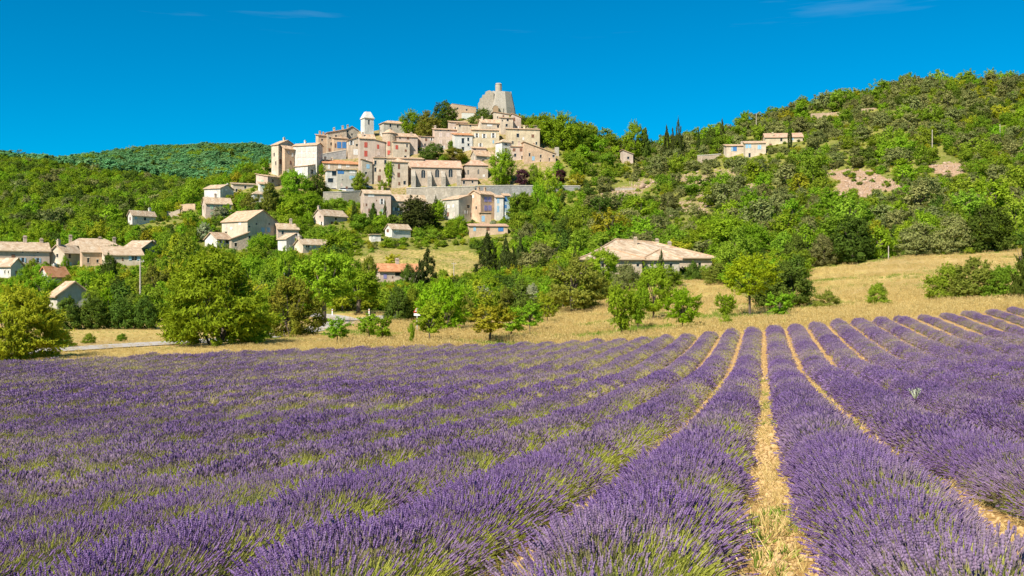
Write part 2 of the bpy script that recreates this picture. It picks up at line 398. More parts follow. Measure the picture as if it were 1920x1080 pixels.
# crown meshes are shared by trees of one kind
def lib(key, n_, **k):
    mat = LEAF[k.pop('mat')]
    shp = k.pop('shape'); shp = shp if isinstance(shp, list) else [shp]
    return [crown_mesh('crown_' + key, mat, 100 + 17 * i + len(key) * 7, shape=shp[i % len(shp)], **k) for i in range(n_)]
CROWN = {
    'broad': lib('broad', 3, mat='green', shape='round', nc=120, per=75, leaf=.030, cr=(.07, .15), shoots=150),
    'bigbush': lib('bigbush', 1, mat='green', shape='dome', nc=260, per=80, leaf=.018, asp=2.6, cr=(.05, .11), stroke=.6, shoots=520, slen=.13),
    'broom': lib('broom', 1, mat='yellow', shape='dome', nc=220, per=80, leaf=.018, asp=3.0, cr=(.05, .11), stroke=.8, shoots=520, slen=.16),
    'plane': lib('plane', 2, mat='green', shape='flat', nc=130, per=75, leaf=.034, cr=(.07, .15), shoots=160, slen=.12),
    'lime': lib('lime', 2, mat='lime', shape='round', nc=95, per=65, leaf=.030, asp=2.2, cr=(.06, .14), stroke=.5, shoots=190),
    'vase': lib('vase', 3, mat='green', shape='vase', nc=80, per=55, leaf=.040, asp=1.9, cr=(.07, .14), stroke=.4, shoots=150, slen=.2),
    'orchard': lib('orchard', 3, mat='green', shape='flat', nc=44, per=42, leaf=.055, asp=1.6, cr=(.08, .15), shoots=70, slen=.22, hollow=.3),
    'orchardy': lib('orchardy', 2, mat='yellow', shape='flat', nc=48, per=42, leaf=.052, asp=1.6, cr=(.08, .15), shoots=70, slen=.22, hollow=.3),
    'acacia': lib('acacia', 1, mat='lime', shape='flat', nc=90, per=55, leaf=.028, asp=1.8, cr=(.06, .12), hollow=.3, shoots=150),
    'oakbig': lib('oakbig', 2, mat='oak', shape='dome', nc=120, per=70, leaf=.030, cr=(.08, .16), shoots=110, slen=.09),
    'darkbig': lib('darkbig', 2, mat='dark', shape='dome', nc=120, per=70, leaf=.032, cr=(.08, .16), shoots=120, slen=.1),
    'olivebig': lib('olivebig', 2, mat='olive', shape='dome', nc=120, per=70, leaf=.029, asp=1.8, cr=(.07, .15), shoots=190, slen=.13),
    'midbig': lib('midbig', 3, mat='mid', shape='dome', nc=120, per=70, leaf=.031, cr=(.08, .16), shoots=180, slen=.13),
    'silver': lib('silver', 1, mat='silver', shape='dome', nc=80, per=60, leaf=.034, asp=2.4, cr=(.08, .16), stroke=.4, shoots=100, slen=.12),
    'cypress': lib('cypress', 2, mat='cypress', shape='spindle', nc=150, per=50, leaf=.026, asp=2.2, cr=(.05, .10), stroke=1., shoots=40, slen=.05),
    'conifer': lib('conifer', 1, mat='dark', shape='cone', nc=140, per=50, leaf=.030, asp=2, cr=(.05, .11), shoots=80, slen=.08),
    'cedar': lib('cedar', 1, mat='cypress', shape='dome', nc=110, per=70, leaf=.030, asp=2, cr=(.10, .18), shoots=60, slen=.1),
    'purple': lib('purple', 1, mat='purple', shape='round', nc=60, per=50, leaf=.05, cr=(.12, .2)),
    'rust': lib('rust', 1, mat='rust', shape='dome', nc=140, per=70, leaf=.027, asp=1.8, cr=(.07, .15), shoots=190, slen=.13),
    # for the slopes
    's_oak': lib('slope_oak', 5, mat='oak', shape=['dome', 'round', 'dome', 'flat', 'vase'], nc=54, per=34, leaf=.054, cr=(.10, .22), shoots=40, slen=.12, jit=.35),
    's_green': lib('slope_green', 5, mat='mid', shape=['dome', 'round', 'flat', 'dome', 'vase'], nc=52, per=34, leaf=.052, cr=(.09, .21), shoots=60, slen=.16, jit=.35),
    's_bright': lib('slope_bright', 4, mat='green', shape=['dome', 'flat', 'round', 'dome'], nc=52, per=34, leaf=.054, cr=(.09, .21), shoots=60, slen=.16, jit=.35),
    's_yellow': lib('slope_yellow', 3, mat='yellow', shape=['dome', 'vase', 'round'], nc=44, per=32, leaf=.056, cr=(.09, .21), shoots=50, slen=.16, jit=.35),
    's_dark': lib('slope_dark', 4, mat='dark', shape=['dome', 'round', 'dome', 'cone'], nc=52, per=34, leaf=.054, cr=(.10, .22), shoots=40, slen=.12, jit=.35),
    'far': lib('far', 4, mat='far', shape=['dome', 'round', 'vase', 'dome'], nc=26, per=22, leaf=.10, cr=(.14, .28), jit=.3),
}
TRUNK = {'one': [trunk_mesh('trunk', i) for i in range(3)], 'many': [trunk_mesh('trunk', 20 + i, limbs=3, stems=5, fork=.25, r0=.02) for i in range(2)],
         'thick': [trunk_mesh('trunk', 40 + i, r0=.055, spread=.35, limbs=6) for i in range(2)],
         'slim': [trunk_mesh('trunk', 60 + i, limbs=2, spread=.08, fork=.5, r0=.012) for i in range(1)]}
FOOT = []       # house footprints: corner, axes, size
BLOCK = []      # (px0, px1, py_top, py_bottom, distance): faces that must stay in view

# ---------------------------------------------------------------- ground
DEND = lambda px: np.interp(px, [-500, 0, 430, 960, 1300, 1430, 1680, 1920, 2500], [50, 55, 62, 72, 76, 77, 77, 75, 70])
GRASSLINE = ([-500, 300, 480, 600, 700, 740, 1000, 1060, 1120, 1250, 1340, 1400, 1490, 1510, 1660, 1890, 2500],
             [610, 607, 613, 590, 585, 602, 598, 580, 560, 532, 527, 560, 560, 505, 487, 472, 455])
MEADOW = [(640, 512), (655, 488), (710, 468), (800, 467), (880, 470), (915, 486), (900, 516), (850, 528), (780, 532), (700, 528)]
SCREE = [[(1545, 322), (1585, 317), (1625, 318), (1660, 332), (1698, 345), (1690, 360), (1650, 356), (1625, 370), (1565, 368), (1575, 345)],
         [(1735, 308), (1800, 305), (1815, 318), (1775, 335)], [(1100, 372), (1150, 355), (1210, 335), (1235, 340), (1180, 375), (1130, 392)],
         [(1240, 335), (1330, 318), (1390, 318), (1380, 340), (1290, 352)], [(1270, 375), (1330, 365), (1330, 405), (1275, 400)],
         [(1520, 212), (1575, 210), (1575, 220), (1520, 222)], [(1300, 355), (1420, 345), (1430, 360), (1310, 372)],
         [(1780, 360), (1830, 345), (1840, 360), (1790, 380)], [(150, 385), (240, 380), (260, 398), (160, 405)], [(60, 400), (130, 408), (120, 420), (60, 415)]]
def inpoly(px, py, poly):
    px = np.asarray(px, float); py = np.asarray(py, float); c = np.zeros(px.shape, bool); m = len(poly)
    for i in range(m):
        x1, y1 = poly[i]; x2, y2 = poly[(i + 1) % m]
        if y1 == y2: continue
        t = (py - y1) / (y2 - y1)
        c ^= ((y1 > py) != (y2 > py)) & (px < x1 + t * (x2 - x1))
    return c
def grad(a, b, s0, g):
    o = [a]
    while o[-1] < b: o.append(o[-1] + s0); s0 *= g
    return o
xs_ = grad(0, 46, .8, 1.0); xs_ += grad(xs_[-1] + 1, 420, 1.0, 1.022); xs_ += grad(xs_[-1] + 20, 3200, 20, 1.2)
GX = np.array([-v for v in xs_[:0:-1]] + xs_)
gy = grad(-30, 0, 3, 1) + grad(1, 84, .8, 1.0); gy += grad(gy[-1] + 1, 560, 1.1, 1.012); gy += grad(gy[-1] + 12, 4400, 12, 1.06)
GY = np.array(gy)
X, Y = np.meshgrid(GX, GY)
Z = terr(X, Y)
# soil clods and furrows in the field
fld = (Y < 80) & (Y > 0)
Z = Z + fld * .012 * np.sin(X * 5.1 + 2 * np.sin(Y * 3.3)) * np.sin(Y * 4.7)
Ysafe = np.maximum(Y, 2.)
GPX, GPY = 960 + FPX * X / Ysafe, 540 - (Z - EYE) / Ysafe * FPX
soil = (Y < DEND(np.clip(GPX, -500, 2500)) + .6).astype(float)
grass = ((GPY > np.interp(GPX, *GRASSLINE)) & (Y < 400)).astype(float)
grass = np.maximum(grass, .52 * (inpoly(GPX, GPY, MEADOW) & (Y < 400)))
rock = np.zeros_like(X)
for i, p in enumerate(SCREE): rock = np.maximum(rock, (inpoly(GPX, GPY, p) & (Y > 100) & (Y < 640)) * (1. if i < 2 else .47))
vil = ((GPX > 480) & (GPX < 1050) & (Y > 362) & (Y < 470)).astype(float)
rock = np.maximum(rock, vil * .5)
farm = (Y > 800).astype(float)
cover = np.stack([soil.ravel(), grass.ravel() * (1 - soil.ravel()), rock.ravel(), farm.ravel()], 1)
ny, nx = X.shape
idx = np.arange(nx * ny).reshape(ny, nx)
F = np.stack([idx[:-1, :-1], idx[:-1, 1:], idx[1:, 1:], idx[1:, :-1]], -1).reshape(-1, 4)
t = NT('ground')
cv = t.new('ShaderNodeAttribute', attribute_name='cover'); sep = t.new('ShaderNodeSeparateColor'); t.l.new(cv.outputs['Color'], sep.inputs[0])
n1, n2, n3 = t.noise(.12, 5), t.noise(1.1, 6), t.noise(9, 6)
under = t.mix(t.mr(n1, .35, .65), (.11, .13, .018), (.22, .21, .035))
under = t.mix(t.mr(n2, .5, .72, 0, .8), under, (.33, .26, .12))
dry = t.mix(t.mr(n2, .3, .7), (.41, .285, .085), (.60, .44, .155))
dry = t.mix(t.mr(n1, .45, .7, 0, .55), dry, (.27, .27, .06))
dry = t.mix(t.mr(t.noise(.045, 3), .48, .62, 0, .5), dry, (.36, .235, .13))
dry = t.mix(t.mr(n3, .3, .7, 0, .35), dry, (.25, .17, .06))
dirt = t.mix(t.mr(n3, .3, .7), (.27, .145, .045), (.50, .315, .115))
vo = t.new('ShaderNodeTexVoronoi'); vo.inputs['Scale'].default_value = 16; t.l.new(t.coord(), vo.inputs['Vector'])
dirt = t.mix(t.mr(vo.outputs['Distance'], .0, .5, .5, 0), dirt, (.54, .36, .155))
rk = t.mix(t.mr(n2, .35, .65), (.27, .16, .085), (.39, .265, .165))
c_ = t.mix(t.mr(t.math('ADD', sep.outputs[2], t.mr(n2, 0, 1, -.35, .35)), .4, .6), under, rk)
c_ = t.mix(t.mr(t.math('ADD', sep.outputs[1], t.mr(n2, 0, 1, -.3, .3)), .4, .6), c_, dry)
c_ = t.mix(sep.outputs[0], c_, dirt)
t.bump(t.mix(.5, n3, vo.outputs['Distance']), .5, .06)
ground_mat = t.color(c_)
ground = link(bpy.data.objects.new('ground', np_mesh('ground', np.stack([X, Y, Z], -1).reshape(-1, 3), F, ground_mat, {'cover': ('POINT', cover)}, True)))
tag(ground, 'stony field soil, dry grass and hill slopes', None, None, 'structure')

# ---------------------------------------------------------------- roads
asph = plain('worn_asphalt', (.40, .36, .32), .9, .25, 1.5)
def ribbon(name, path, width, mat, lift=.07):
    P = [Vector(gpt(a, b)) for a, b in path]
    fine = []
    for a, b in zip(P[:-1], P[1:]):
        k = max(2, int((b - a).length / 1.5)); fine += [a.lerp(b, i / k) for i in range(k)]
    fine.append(P[-1])
    f = np.array([(p.x, p.y) for p in fine])
    for _ in range(12): f[1:-1] = (f[:-2] + f[1:-1] * 2 + f[2:]) / 4
    m = MB(); rows = []
    for i in range(len(f)):
        tn = f[min(i + 1, len(f) - 1)] - f[max(i - 1, 0)]; tn /= np.linalg.norm(tn) + 1e-6; nn = np.array([-tn[1], tn[0]])
        zc = tz(*f[i])
        rows.append([(*(f[i] + nn * width * s), max(tz(*(f[i] + nn * width * s)), zc - .3) + lift) for s in (-.5, -.25, 0, .25, .5)])
    for a, b in zip(rows[:-1], rows[1:]):
        for k in range(4): m.poly([a[k], a[k + 1], b[k + 1], b[k]])
    o = m.build(name, mat, None, True); o['kind'] = 'structure'; return o
ribbon('road', [(-260, 676), (60, 661), (200, 651), (300, 645), (400, 640), (480, 633), (560, 622), (620, 612), (652, 604), (690, 596), (760, 593), (900, 590)], 5.2, asph)
ribbon('road', [(655, 603), (640, 596), (600, 592), (540, 590), (440, 585)], 3.6, asph, .075)

# ---------------------------------------------------------------- buildings
def window(root, off, psi, face, a0, a1, z0, z1, style, wallm):
    """a window in local house coordinates; face R lies in y = 0, face L in x = 0"""
    def P(t_, dep, z): return (t_, dep, z) if face == 'R' else (dep, t_, z)
    def bx(m, t0, t1, d0, d1, q0, q1):
        a = P(t0, d0, q0); b = P(t1, d1, q1)
        m.box(tuple(min(i, j) for i, j in zip(a, b)), tuple(max(i, j) for i, j in zip(a, b)))
    m = MB()
    w, h = a1 - a0, z1 - z0
    door = style in 'D'
    m.poly([P(a0, .2, z0), P(a1, .2, z0), P(a1, .2, z1), P(a0, .2, z1)])
    o = m.build('window', GLASS, root); o.location = off; o.rotation_euler.z = psi
    if style in 'rnbclwgp':      # closed shutters
        for s in (0, 1):
            m = MB(); bx(m, a0 + s * w / 2 + .02, a0 + (s + 1) * w / 2 - .02, -.05, .02, z0 + .02, z1 - .02)
            m.build('shutter', PAINT[style], o)
    elif style in 'RNBCLWGP':    # shutters folded back beside the glass
        for s in (0, 1):
            q = a0 - w * .55 if s == 0 else a1 + .03
            m = MB(); bx(m, q, q + w * .52, -.07, -.005, z0, z1); m.build('shutter', PAINT[style.lower()], o)
        m = MB(); bx(m, a0, a1, .14, .18, z0 + h * .48, z0 + h * .52); bx(m, a0 + w * .47, a0 + w * .53, .13, .17, z0, z1); m.build('frame', PAINT['w'], o)
    elif style == 'a':           # arched head
        m = MB(); k = 8; rr = w / 2; zc = z1 - rr
        for s in (0, 1):
            arc = [P(a0 + rr + rr * math.cos(math.pi * (s * .5 + .5 * i / k)), -.004, zc + rr * math.sin(math.pi * (s * .5 + .5 * i / k))) for i in range(k + 1)]
            cor = P(a1 if s == 0 else a0, -.004, z1)
            for i in range(k): m.poly([cor, arc[i], arc[i + 1]])
        m.build('arch_head', wallm, o)
        m = MB(); bx(m, a0 + rr - .04, a0 + rr + .04, .15, .19, z0, z1); m.build('mullion', SURR, o)
    else:
        f = .09
        for nm, q in (('lintel', (a0 - f, a1 + f, z1, z1 + .14)), ('sill', (a0 - f, a1 + f, z0 - .12, z0))): m = MB(); bx(m, q[0], q[1], -.05, .03, q[2], q[3]); m.build(nm, SURR, o)
    return o
def slab(m, polys, th=.2):
    for p in polys:
        p = [Vector(q) for q in p]
        e = (p[1] - p[0]).normalized(); nn = (p[1] - p[0]).cross(p[2] - p[0]).normalized()
        if nn.z < 0: nn = -nn
        s = nn.cross(e)
        uv = [((q - p[0]).dot(e), (q - p[0]).dot(s)) for q in p]
        m.poly(p, uv)
        lo = [q - Vector((0, 0, th)) for q in p]
        m.poly(lo[::-1])
        for i in range(len(p)):
            j = (i + 1) % len(p); m.poly([p[i], p[j], lo[j], lo[i]], [(0, 0), (.3, 0), (.3, .1), (0, .1)])
def house(x0, xc, x1, ye, yb, psi, roof, rise, wall, tile, label=None, W=(), ch=(), d=None, wl=8., name='village_house', cat='house',
          group='houses of the hilltop village', into=None, over=.35, deep=4., clear=.8):
    d = d or solve(xc, yb)
    if psi < 30: psi *= .65
    a = (xc - 960) / FPX; b = (x1 - 960) / FPX; a0 = (x0 - 960) / FPX
    ps = R(psi) - math.atan(a); c, s = math.cos(ps), math.sin(ps)
    C = Vector((a * d, d, EYE + (540 - yb) / FPX * d))
    w = (b * d - C.x) / (c - b * s)
    l = (C.x - a0 * d) / (s + a0 * c) if x0 < xc else wl
    l = min(max(l, 2.), 30.)
    h = (yb - ye) / FPX * d
    BLOCK.append((x0, x1, ye - rise * FPX / d - 1, ye + (yb - ye) * clear, d))
    FOOT.append((C.x, C.y, c, s, w, l))
    if into is None:
        root = empty(name, C, label, cat, group); off = Vector((0, 0, 0))
    else: root = into; off = C - root.location
    wins = {'R': [], 'L': []}
    for (fc, wx, wy, ww, wh, stl) in W:
        q = (wx - 960) / FPX
        if fc == 'R': tt = (q * d - C.x) / (c - q * s); dd = d + tt * s; k = dd / FPX / max(.25, c - q * s)
        else: tt = (C.x - q * d) / (s + q * c); dd = d + tt * c; k = dd / FPX / max(.25, abs(s + q * c))
        zc = EYE + (540 - wy) / FPX * dd - C.z
        hw, hh = ww * k / 2, wh * dd / FPX / 2
        L_ = w if fc == 'R' else l
        if tt - hw < .15: tt = hw + .15
        if tt + hw > L_ - .15: tt = L_ - .15 - hw
        if tt - hw < .05 or zc + hh > h - .1: zc = min(zc, h - .15 - hh)
        if tt - hw < .05: continue
        wins[fc].append((tt - hw, tt + hw, zc - hh, zc + hh, stl))
    if name == 'village_house' and h > 3.2:      # the many small openings of the stone fronts
        wr = random.Random(int(x0 * 13 + x1 * 7 + ye))
        for fc, L_ in (('R', w), ('L', l if x0 < xc - 6 else 0)):
            for _ in range(int(L_ * h / 9)):
                hw, hh = wr.uniform(.3, .5), wr.uniform(.4, .75); tt = wr.uniform(hw + .4, max(hw + .5, L_ - hw - .4)); zc = wr.choice([.22, .5, .78]) * h + wr.uniform(-.3, .3)
                zc = min(max(zc, hh + .3), h - hh - .35)
                if tt + hw > L_ - .3 or any(abs((v[0] + v[1]) / 2 - tt) < hw + (v[1] - v[0]) * 1.1 + .5 and abs((v[2] + v[3]) / 2 - zc) < hh + (v[3] - v[2]) / 2 + .5 for v in wins[fc]): continue
                wins[fc].append((tt - hw, tt + hw, zc - hh, zc + hh, wr.choice('dddnwpW')))
    def zr(u, v):
        if roof == 'gu': return h + rise * (1 - abs(2 * v / l - 1))
        if roof == 'gv': return h + rise * (1 - abs(2 * u / w - 1))
        if roof == 'su+': return h + rise * u / w
        if roof == 'su-': return h + rise * (1 - u / w)
        if roof == 'sv+': return h + rise * v / l
        if roof == 'sv-': return h + rise * (1 - v / l)
        return h
    wm = WALL[wall]; m = MB(); caps = []
    for fc, L_ in (('R', w), ('L', l)):
        P = (lambda t_, z, dp=0.: (t_, dp, z)) if fc == 'R' else (lambda t_, z, dp=0.: (dp, t_, z))
        xs = sorted({0., L_, *[q for v in wins[fc] for q in v[:2]]}); zs = sorted({-deep, h, *[q for v in wins[fc] for q in v[2:4]]})
        for i in range(len(xs) - 1):
            for j in range(len(zs) - 1):
                cx, cz = (xs[i] + xs[i + 1]) / 2, (zs[j] + zs[j + 1]) / 2
                if any(v[0] < cx < v[1] and v[2] < cz < v[3] for v in wins[fc]): continue
                m.poly([P(xs[i], zs[j]), P(xs[i + 1], zs[j]), P(xs[i + 1], zs[j + 1]), P(xs[i], zs[j + 1])])
        for v in wins[fc]:
            q = [(v[0], v[2]), (v[1], v[2]), (v[1], v[3]), (v[0], v[3])]
            for i in range(4):
                (t0, z0), (t1, z1) = q[i], q[(i + 1) % 4]
                m.poly([P(t0, z0), P(t1, z1), P(t1, z1, .24), P(t0, z0, .24)])
    m.poly([(w, 0, -deep), (w, l, -deep), (w, l, h), (w, 0, h)]); m.poly([(w, l, -deep), (0, l, -deep), (0, l, h), (w, l, h)])
    for (p0, p1) in (((0, 0), (w, 0)), ((0, 0), (0, l)), ((w, 0), (w, l)), ((0, l), (w, l))):
        pm = ((p0[0] + p1[0]) / 2, (p0[1] + p1[1]) / 2)
        top = [(*p1, zr(*p1)), (*pm, zr(*pm)), (*p0, zr(*p0))]
        if max(q[2] for q in top) > h + .02: m.poly([(*p0, h), (*p1, h)] + [q for q in top if q[2] > h + .01])
    wo = m.build('wall', wm, root); wo.location = off; wo.rotation_euler.z = ps
    m = MB(); o = over; e = .06
    if roof == 'gu':
        g = rise * 2 / l
        slab(m, [[(-o, -o, h - g * o + e), (w + o, -o, h - g * o + e), (w + o, l / 2, h + rise + e), (-o, l / 2, h + rise + e)],
                 [(w + o, l + o, h - g * o + e), (-o, l + o, h - g * o + e), (-o, l / 2, h + rise + e), (w + o, l / 2, h + rise + e)]])
    elif roof == 'gv':
        g = rise * 2 / w
        slab(m, [[(-o, l + o, h - g * o + e), (-o, -o, h - g * o + e), (w / 2, -o, h + rise + e), (w / 2, l + o, h + rise + e)],
                 [(w + o, -o, h - g * o + e), (w + o, l + o, h - g * o + e), (w / 2, l + o, h + rise + e), (w / 2, -o, h + rise + e)]])
    elif roof == 'pyr':
        E = h - .12 + e; T = h + rise + e; A = [(-o, -o, E), (w + o, -o, E), (w + o, l + o, E), (-o, l + o, E)]; r1, r2 = (w * .27, l * .55, T), (w * .58, l * .6, T - .55)
        slab(m, [[A[0], A[1], r2, r1], [A[2], A[3], r1, r2], [A[1], A[2], r2], [A[3], A[0], r1]])
        caps = [(A[0], r1), (A[1], r2), (r1, r2)]
    elif roof == 'hip':
        k = min(w, l) / 2; g = rise / k; E = h - g * o + e; T = h + rise + e
        A = [(-o, -o, E), (w + o, -o, E), (w + o, l + o, E), (-o, l + o, E)]
        r1, r2 = ((k, l / 2, T), (w - k, l / 2, T)) if w >= l else ((w / 2, k, T), (w / 2, l - k, T))
        caps = [(A[0], r1), (A[1], r2 if w >= l else r1), (r1, r2)]
        if w >= l: slab(m, [[A[0], A[1], r2, r1], [A[2], A[3], r1, r2], [A[1], A[2], r2], [A[3], A[0], r1]])
        else: slab(m, [[A[0], A[1], r1], [A[2], A[3], r2], [A[1], A[2], r2, r1], [A[3], A[0], r1, r2]])
    else:
        du = {'su+': rise / w, 'su-': -rise / w}.get(roof, 0); dv = {'sv+': rise / l, 'sv-': -rise / l}.get(roof, 0)
        zf = lambda u, v: zr(0, 0) + du * u + dv * v + e
        q = [(-o, -o), (w + o, -o), (w + o, l + o), (-o, l + o)]
        if roof in ('su+', 'su-'): q = q[1:] + q[:1]
        slab(m, [[(*p, zf(*p)) for p in q]])
    ro = m.build('roof', TILE[tile], root); ro.location = off; ro.rotation_euler.z = ps
    if d < 230:
        for p, q in caps: m = MB(); m.tube([Vector(p) + Vector((0, 0, .05)), Vector(q) + Vector((0, 0, .05))], [.15, .15], 6); m.build('ridge_tiles', TILE['tan'], ro)
    for (fu, fv, hh) in ch:
        m = MB(); u, v = fu * w, fv * l; q = h + rise * .75 if roof == 'pyr' else (zr(u, v) if roof != 'hip' else h + rise * .6)
        m.box((u - .35, v - .3, q - .4), (u + .35, v + .3, q + hh)); m.box((u - .45, v - .4, q + hh), (u + .45, v + .4, q + hh + .12))
        m.box((u - .3, v - .1, q + hh + .12), (u + .3, v + .1, q + hh + .4))
        m.build('chimney', wm, ro)
    for fc in 'RL':
        for v in wins[fc]: window(root, off, ps, fc, *v, wm)
    return root
def frustum(m, n_, r0, r1, z0, z1, cx=0., cy=0., ragged=0., seed=1, cap=True, rot=0., rough=0.):
    rr = random.Random(77)
    J = [1 + rr.uniform(-rough, rough) for i in range(n_)]; rr = random.Random(seed)
    A = [(cx + J[i] * r0 * math.cos(2 * math.pi * i / n_ + rot), cy + J[i] * r0 * math.sin(2 * math.pi * i / n_ + rot), z0) for i in range(n_)]
    B = [(cx + J[i] * r1 * math.cos(2 * math.pi * i / n_ + rot), cy + J[i] * r1 * math.sin(2 * math.pi * i / n_ + rot), z1 + rr.uniform(-ragged, ragged)) for i in range(n_)]
    for i in range(n_): m.poly([A[i], A[(i + 1) % n_], B[(i + 1) % n_], B[i]])
    if cap: m.poly(B)

H = house
# -- outer end of the village ridge
H(509, 522, 556, 270, 330, 38, 'gv', 2.0, 'cream', 'tan', 'tall narrow cream house at the outer tip of the village ridge', [('R', 529, 281, 4, 7, 'd'), ('R', 527, 303, 7, 9, 'n'), ('L', 514, 290, 2, 7, 'd'), ('L', 517, 306, 2, 7, 'd'), ('R', 541, 300, 3, 7, 'n')], [(.5, .5, .9)])
H(530, 534, 552, 278, 332, 30, 'sv+', 1.2, 'orange', 'tan', 'slim ochre house wedged between the ridge-end house and the white shuttered block', [('R', 541, 286, 3, 6, 'p'), ('R', 545, 305, 3, 7, 'n')], [], wl=6)
H(550, 594, 605, 271, 330, 62, 'gv', 1.0, 'white', 'tan', 'big white block with rows of closed pale shutters', [('L', x, y, 7, 7, 'p') for y in (281, 292, 304) for x in (560, 570, 580, 588)] + [('R', 600, 285, 3, 6, 'p')], [(.4, .6, 1.)])
H(553, 577, 605, 310, 336, 48, 'su+', 1.6, 'white', 'tan', 'low white house with sloping roof in front of the white shuttered block', [('L', 565, 322, 8, 6, 'w'), ('R', 585, 322, 5, 8, 'W')])
H(480, 502, 530, 330, 352, 45, 'sv+', 1.2, 'pink', 'tan', 'low pink terrace house below the ridge-end house', [('L', 492, 340, 5, 6, 'g'), ('R', 512, 339, 3, 6, 'd')])
# -- upper row behind
H(592, 597, 613, 253, 292, 25, 'sv+', .8, 'orange', 'pink', 'ochre house with ragged roofline above the white shuttered block', [('R', 604, 262, 3, 4, 'd'), ('R', 602, 274, 3, 6, 'n')], [(.3, .4, 1.2), (.7, .4, .9)], wl=7)
H(610, 614, 650, 248, 292, 20, 'su+', 1.8, 'tan', 'pink', 'long stone house with chimneys along the upper ridge', [('R', 619, 259, 3, 4, 'd'), ('R', 630, 255, 3, 4, 'd'), ('R', 621, 270, 3, 6, 'd'), ('R', 618, 281, 4, 6, 'n')], [(.4, .5, 1.3), (.85, .5, 1.5)], wl=8)
H(644, 648, 672, 243, 280, 22, 'gv', 1.6, 'stone', 'tan', 'grey gabled house with a dark loft opening near the bell tower', [('R', 649, 246, 5, 4, 'd'), ('R', 660, 252, 3, 4, 'd')], [(.2, .2, 1.2)], wl=9)
H(622, 626, 652, 258, 296, 15, 'sv+', 1.0, 'orange', 'tan', 'ochre house with two tall blue shutters', [('R', 636, 272, 8, 12, 'b'), ('R', 645.5, 272, 8, 12, 'b'), ('R', 629, 273, 3, 8, 'n')], [(.6, .6, 1.)], wl=7)
H(650, 653, 678, 262, 300, 18, 'su+', 2.0, 'cream', 'tan', 'pale house with one white-shuttered window below the bell tower', [('R', 659, 268, 4, 8, 'W'), ('R', 667, 285, 9, 11, 'w')], wl=8)
H(672, 674, 703, 258, 345, 16, 'sv+', 1.5, 'pink', 'tan', 'tall pink house with two closed red shutters', [('R', 686, 271.5, 6, 10, 'r'), ('R', 686, 288, 6, 11, 'r'), ('R', 681, 333, 4, 8, 'n')], [(.25, .5, 1.2)], wl=9)
H(700, 703, 722, 265, 298, 22, 'su-', .8, 'pink', 'tan', 'small pink house with red window beside the round tower', [('R', 709, 275, 4, 8, 'r'), ('R', 710, 288, 5, 6, 'p')], wl=6)
H(733, 737, 768, 265, 300, 18, 'sv+', .8, 'cream', 'tan', 'cream house with single red shutter right of the round tower', [('R', 744, 276, 5, 8, 'r')], wl=8)
H(739, 744, 783, 255, 296, 16, 'sv+', 2.0, 'pink', 'tan', 'pink house with low tan roof above the round tower', [('R', 765, 259, 4, 5, 'n'), ('R', 750, 259, 3, 3, 'd')], [(.75, .4, 1.)], wl=8)
H(711, 719, 764, 229, 258, 28, 'hip', 1.3, 'grey', 'tan', 'grey house half hidden by trees behind the bell tower', [('R', 746, 237, 3, 5, 'd'), ('R', 733, 243, 3, 4, 'd')])
H(783, 789, 815, 255, 285, 20, 'sv+', .9, 'pink', 'tan', 'small pink house beside the pink shuttered house', [('R', 799, 262, 4, 5, 'n'), ('R', 797, 272, 3, 6, 'd')], wl=7)
H(811, 815, 857, 242, 285, 12, 'sv+', 1.3, 'pink', 'tan', 'pink house with four pale closed shutters', [('R', x, y, 6, 8, 'p') for x in (826, 840) for y in (253, 266)] + [('R', 826, 244, 3, 2, 'd'), ('R', 841, 244, 3, 2, 'd')], [(.05, .3, 1.)], wl=8)
H(846, 853, 886, 252, 290, 16, 'sv+', 1.9, 'white', 'orange', 'white house with bright orange roof in the upper village', [('R', 868, 264, 5, 10, 'd'), ('R', 868, 279, 5, 7, 'd'), ('R', 868, 254.5, 3, 2, 'd')], wl=8)
H(883, 886, 936, 243, 280, 8, 'sv+', 1.4, 'yellow', 'tan', 'long yellow house with three white-framed windows', [('R', 894, 254, 4, 8, 'W'), ('R', 908, 255, 4, 8, 'W'), ('R', 925, 254, 4, 9, 'W'), ('R', 895, 245.5, 2, 2, 'd'), ('R', 909, 245.5, 2, 2, 'd'), ('R', 925, 245.5, 2, 2, 'd'), ('R', 925, 266, 3, 6, 'c')], [(.05, .6, .8)], wl=8)
H(840, 845, 877, 228, 250, 18, 'sv+', 1.2, 'pink', 'tan', 'low pink roofed house just below the dark chestnut tree', [('R', 860, 232, 3, 4, 'd')], wl=7)
H(855, 860, 897, 232, 256, 15, 'sv+', 1.0, 'cream', 'tan', 'low cream house with one small window under the castle wall', [('R', 862, 236, 3, 4, 'd'), ('R', 882, 236, 3, 3, 'd')], wl=7)
H(896, 903, 939, 229, 256, 22, 'gu', 1.8, 'cream', 'tan', 'tan roofed house with a chimney below the castle hedge', [('R', 918, 235, 10, 4, 'w'), ('R', 934, 237, 4, 5, 'd')], [(.1, .4, 1.)])
H(922, 926, 955, 213, 240, 15, 'su-', .9, 'cream', 'tan', 'cream stepped house directly below the round castle', [('R', 933, 220, 2, 4, 'd')], wl=7)
H(935, 939, 962, 220, 252, 20, 'sv+', .8, 'cream', 'tan', 'narrow cream house with two dark windows below the castle', [('R', 952, 225, 4, 4, 'd'), ('R', 950, 235, 4, 5, 'd'), ('R', 942, 226, 2, 3, 'd')], wl=7)
H(957, 961, 977, 219, 246, 18, 'su-', 1.4, 'pink', 'tan', 'small pink house with one large window at the castle foot', [('R', 964, 224, 4, 7, 'n')], wl=7)
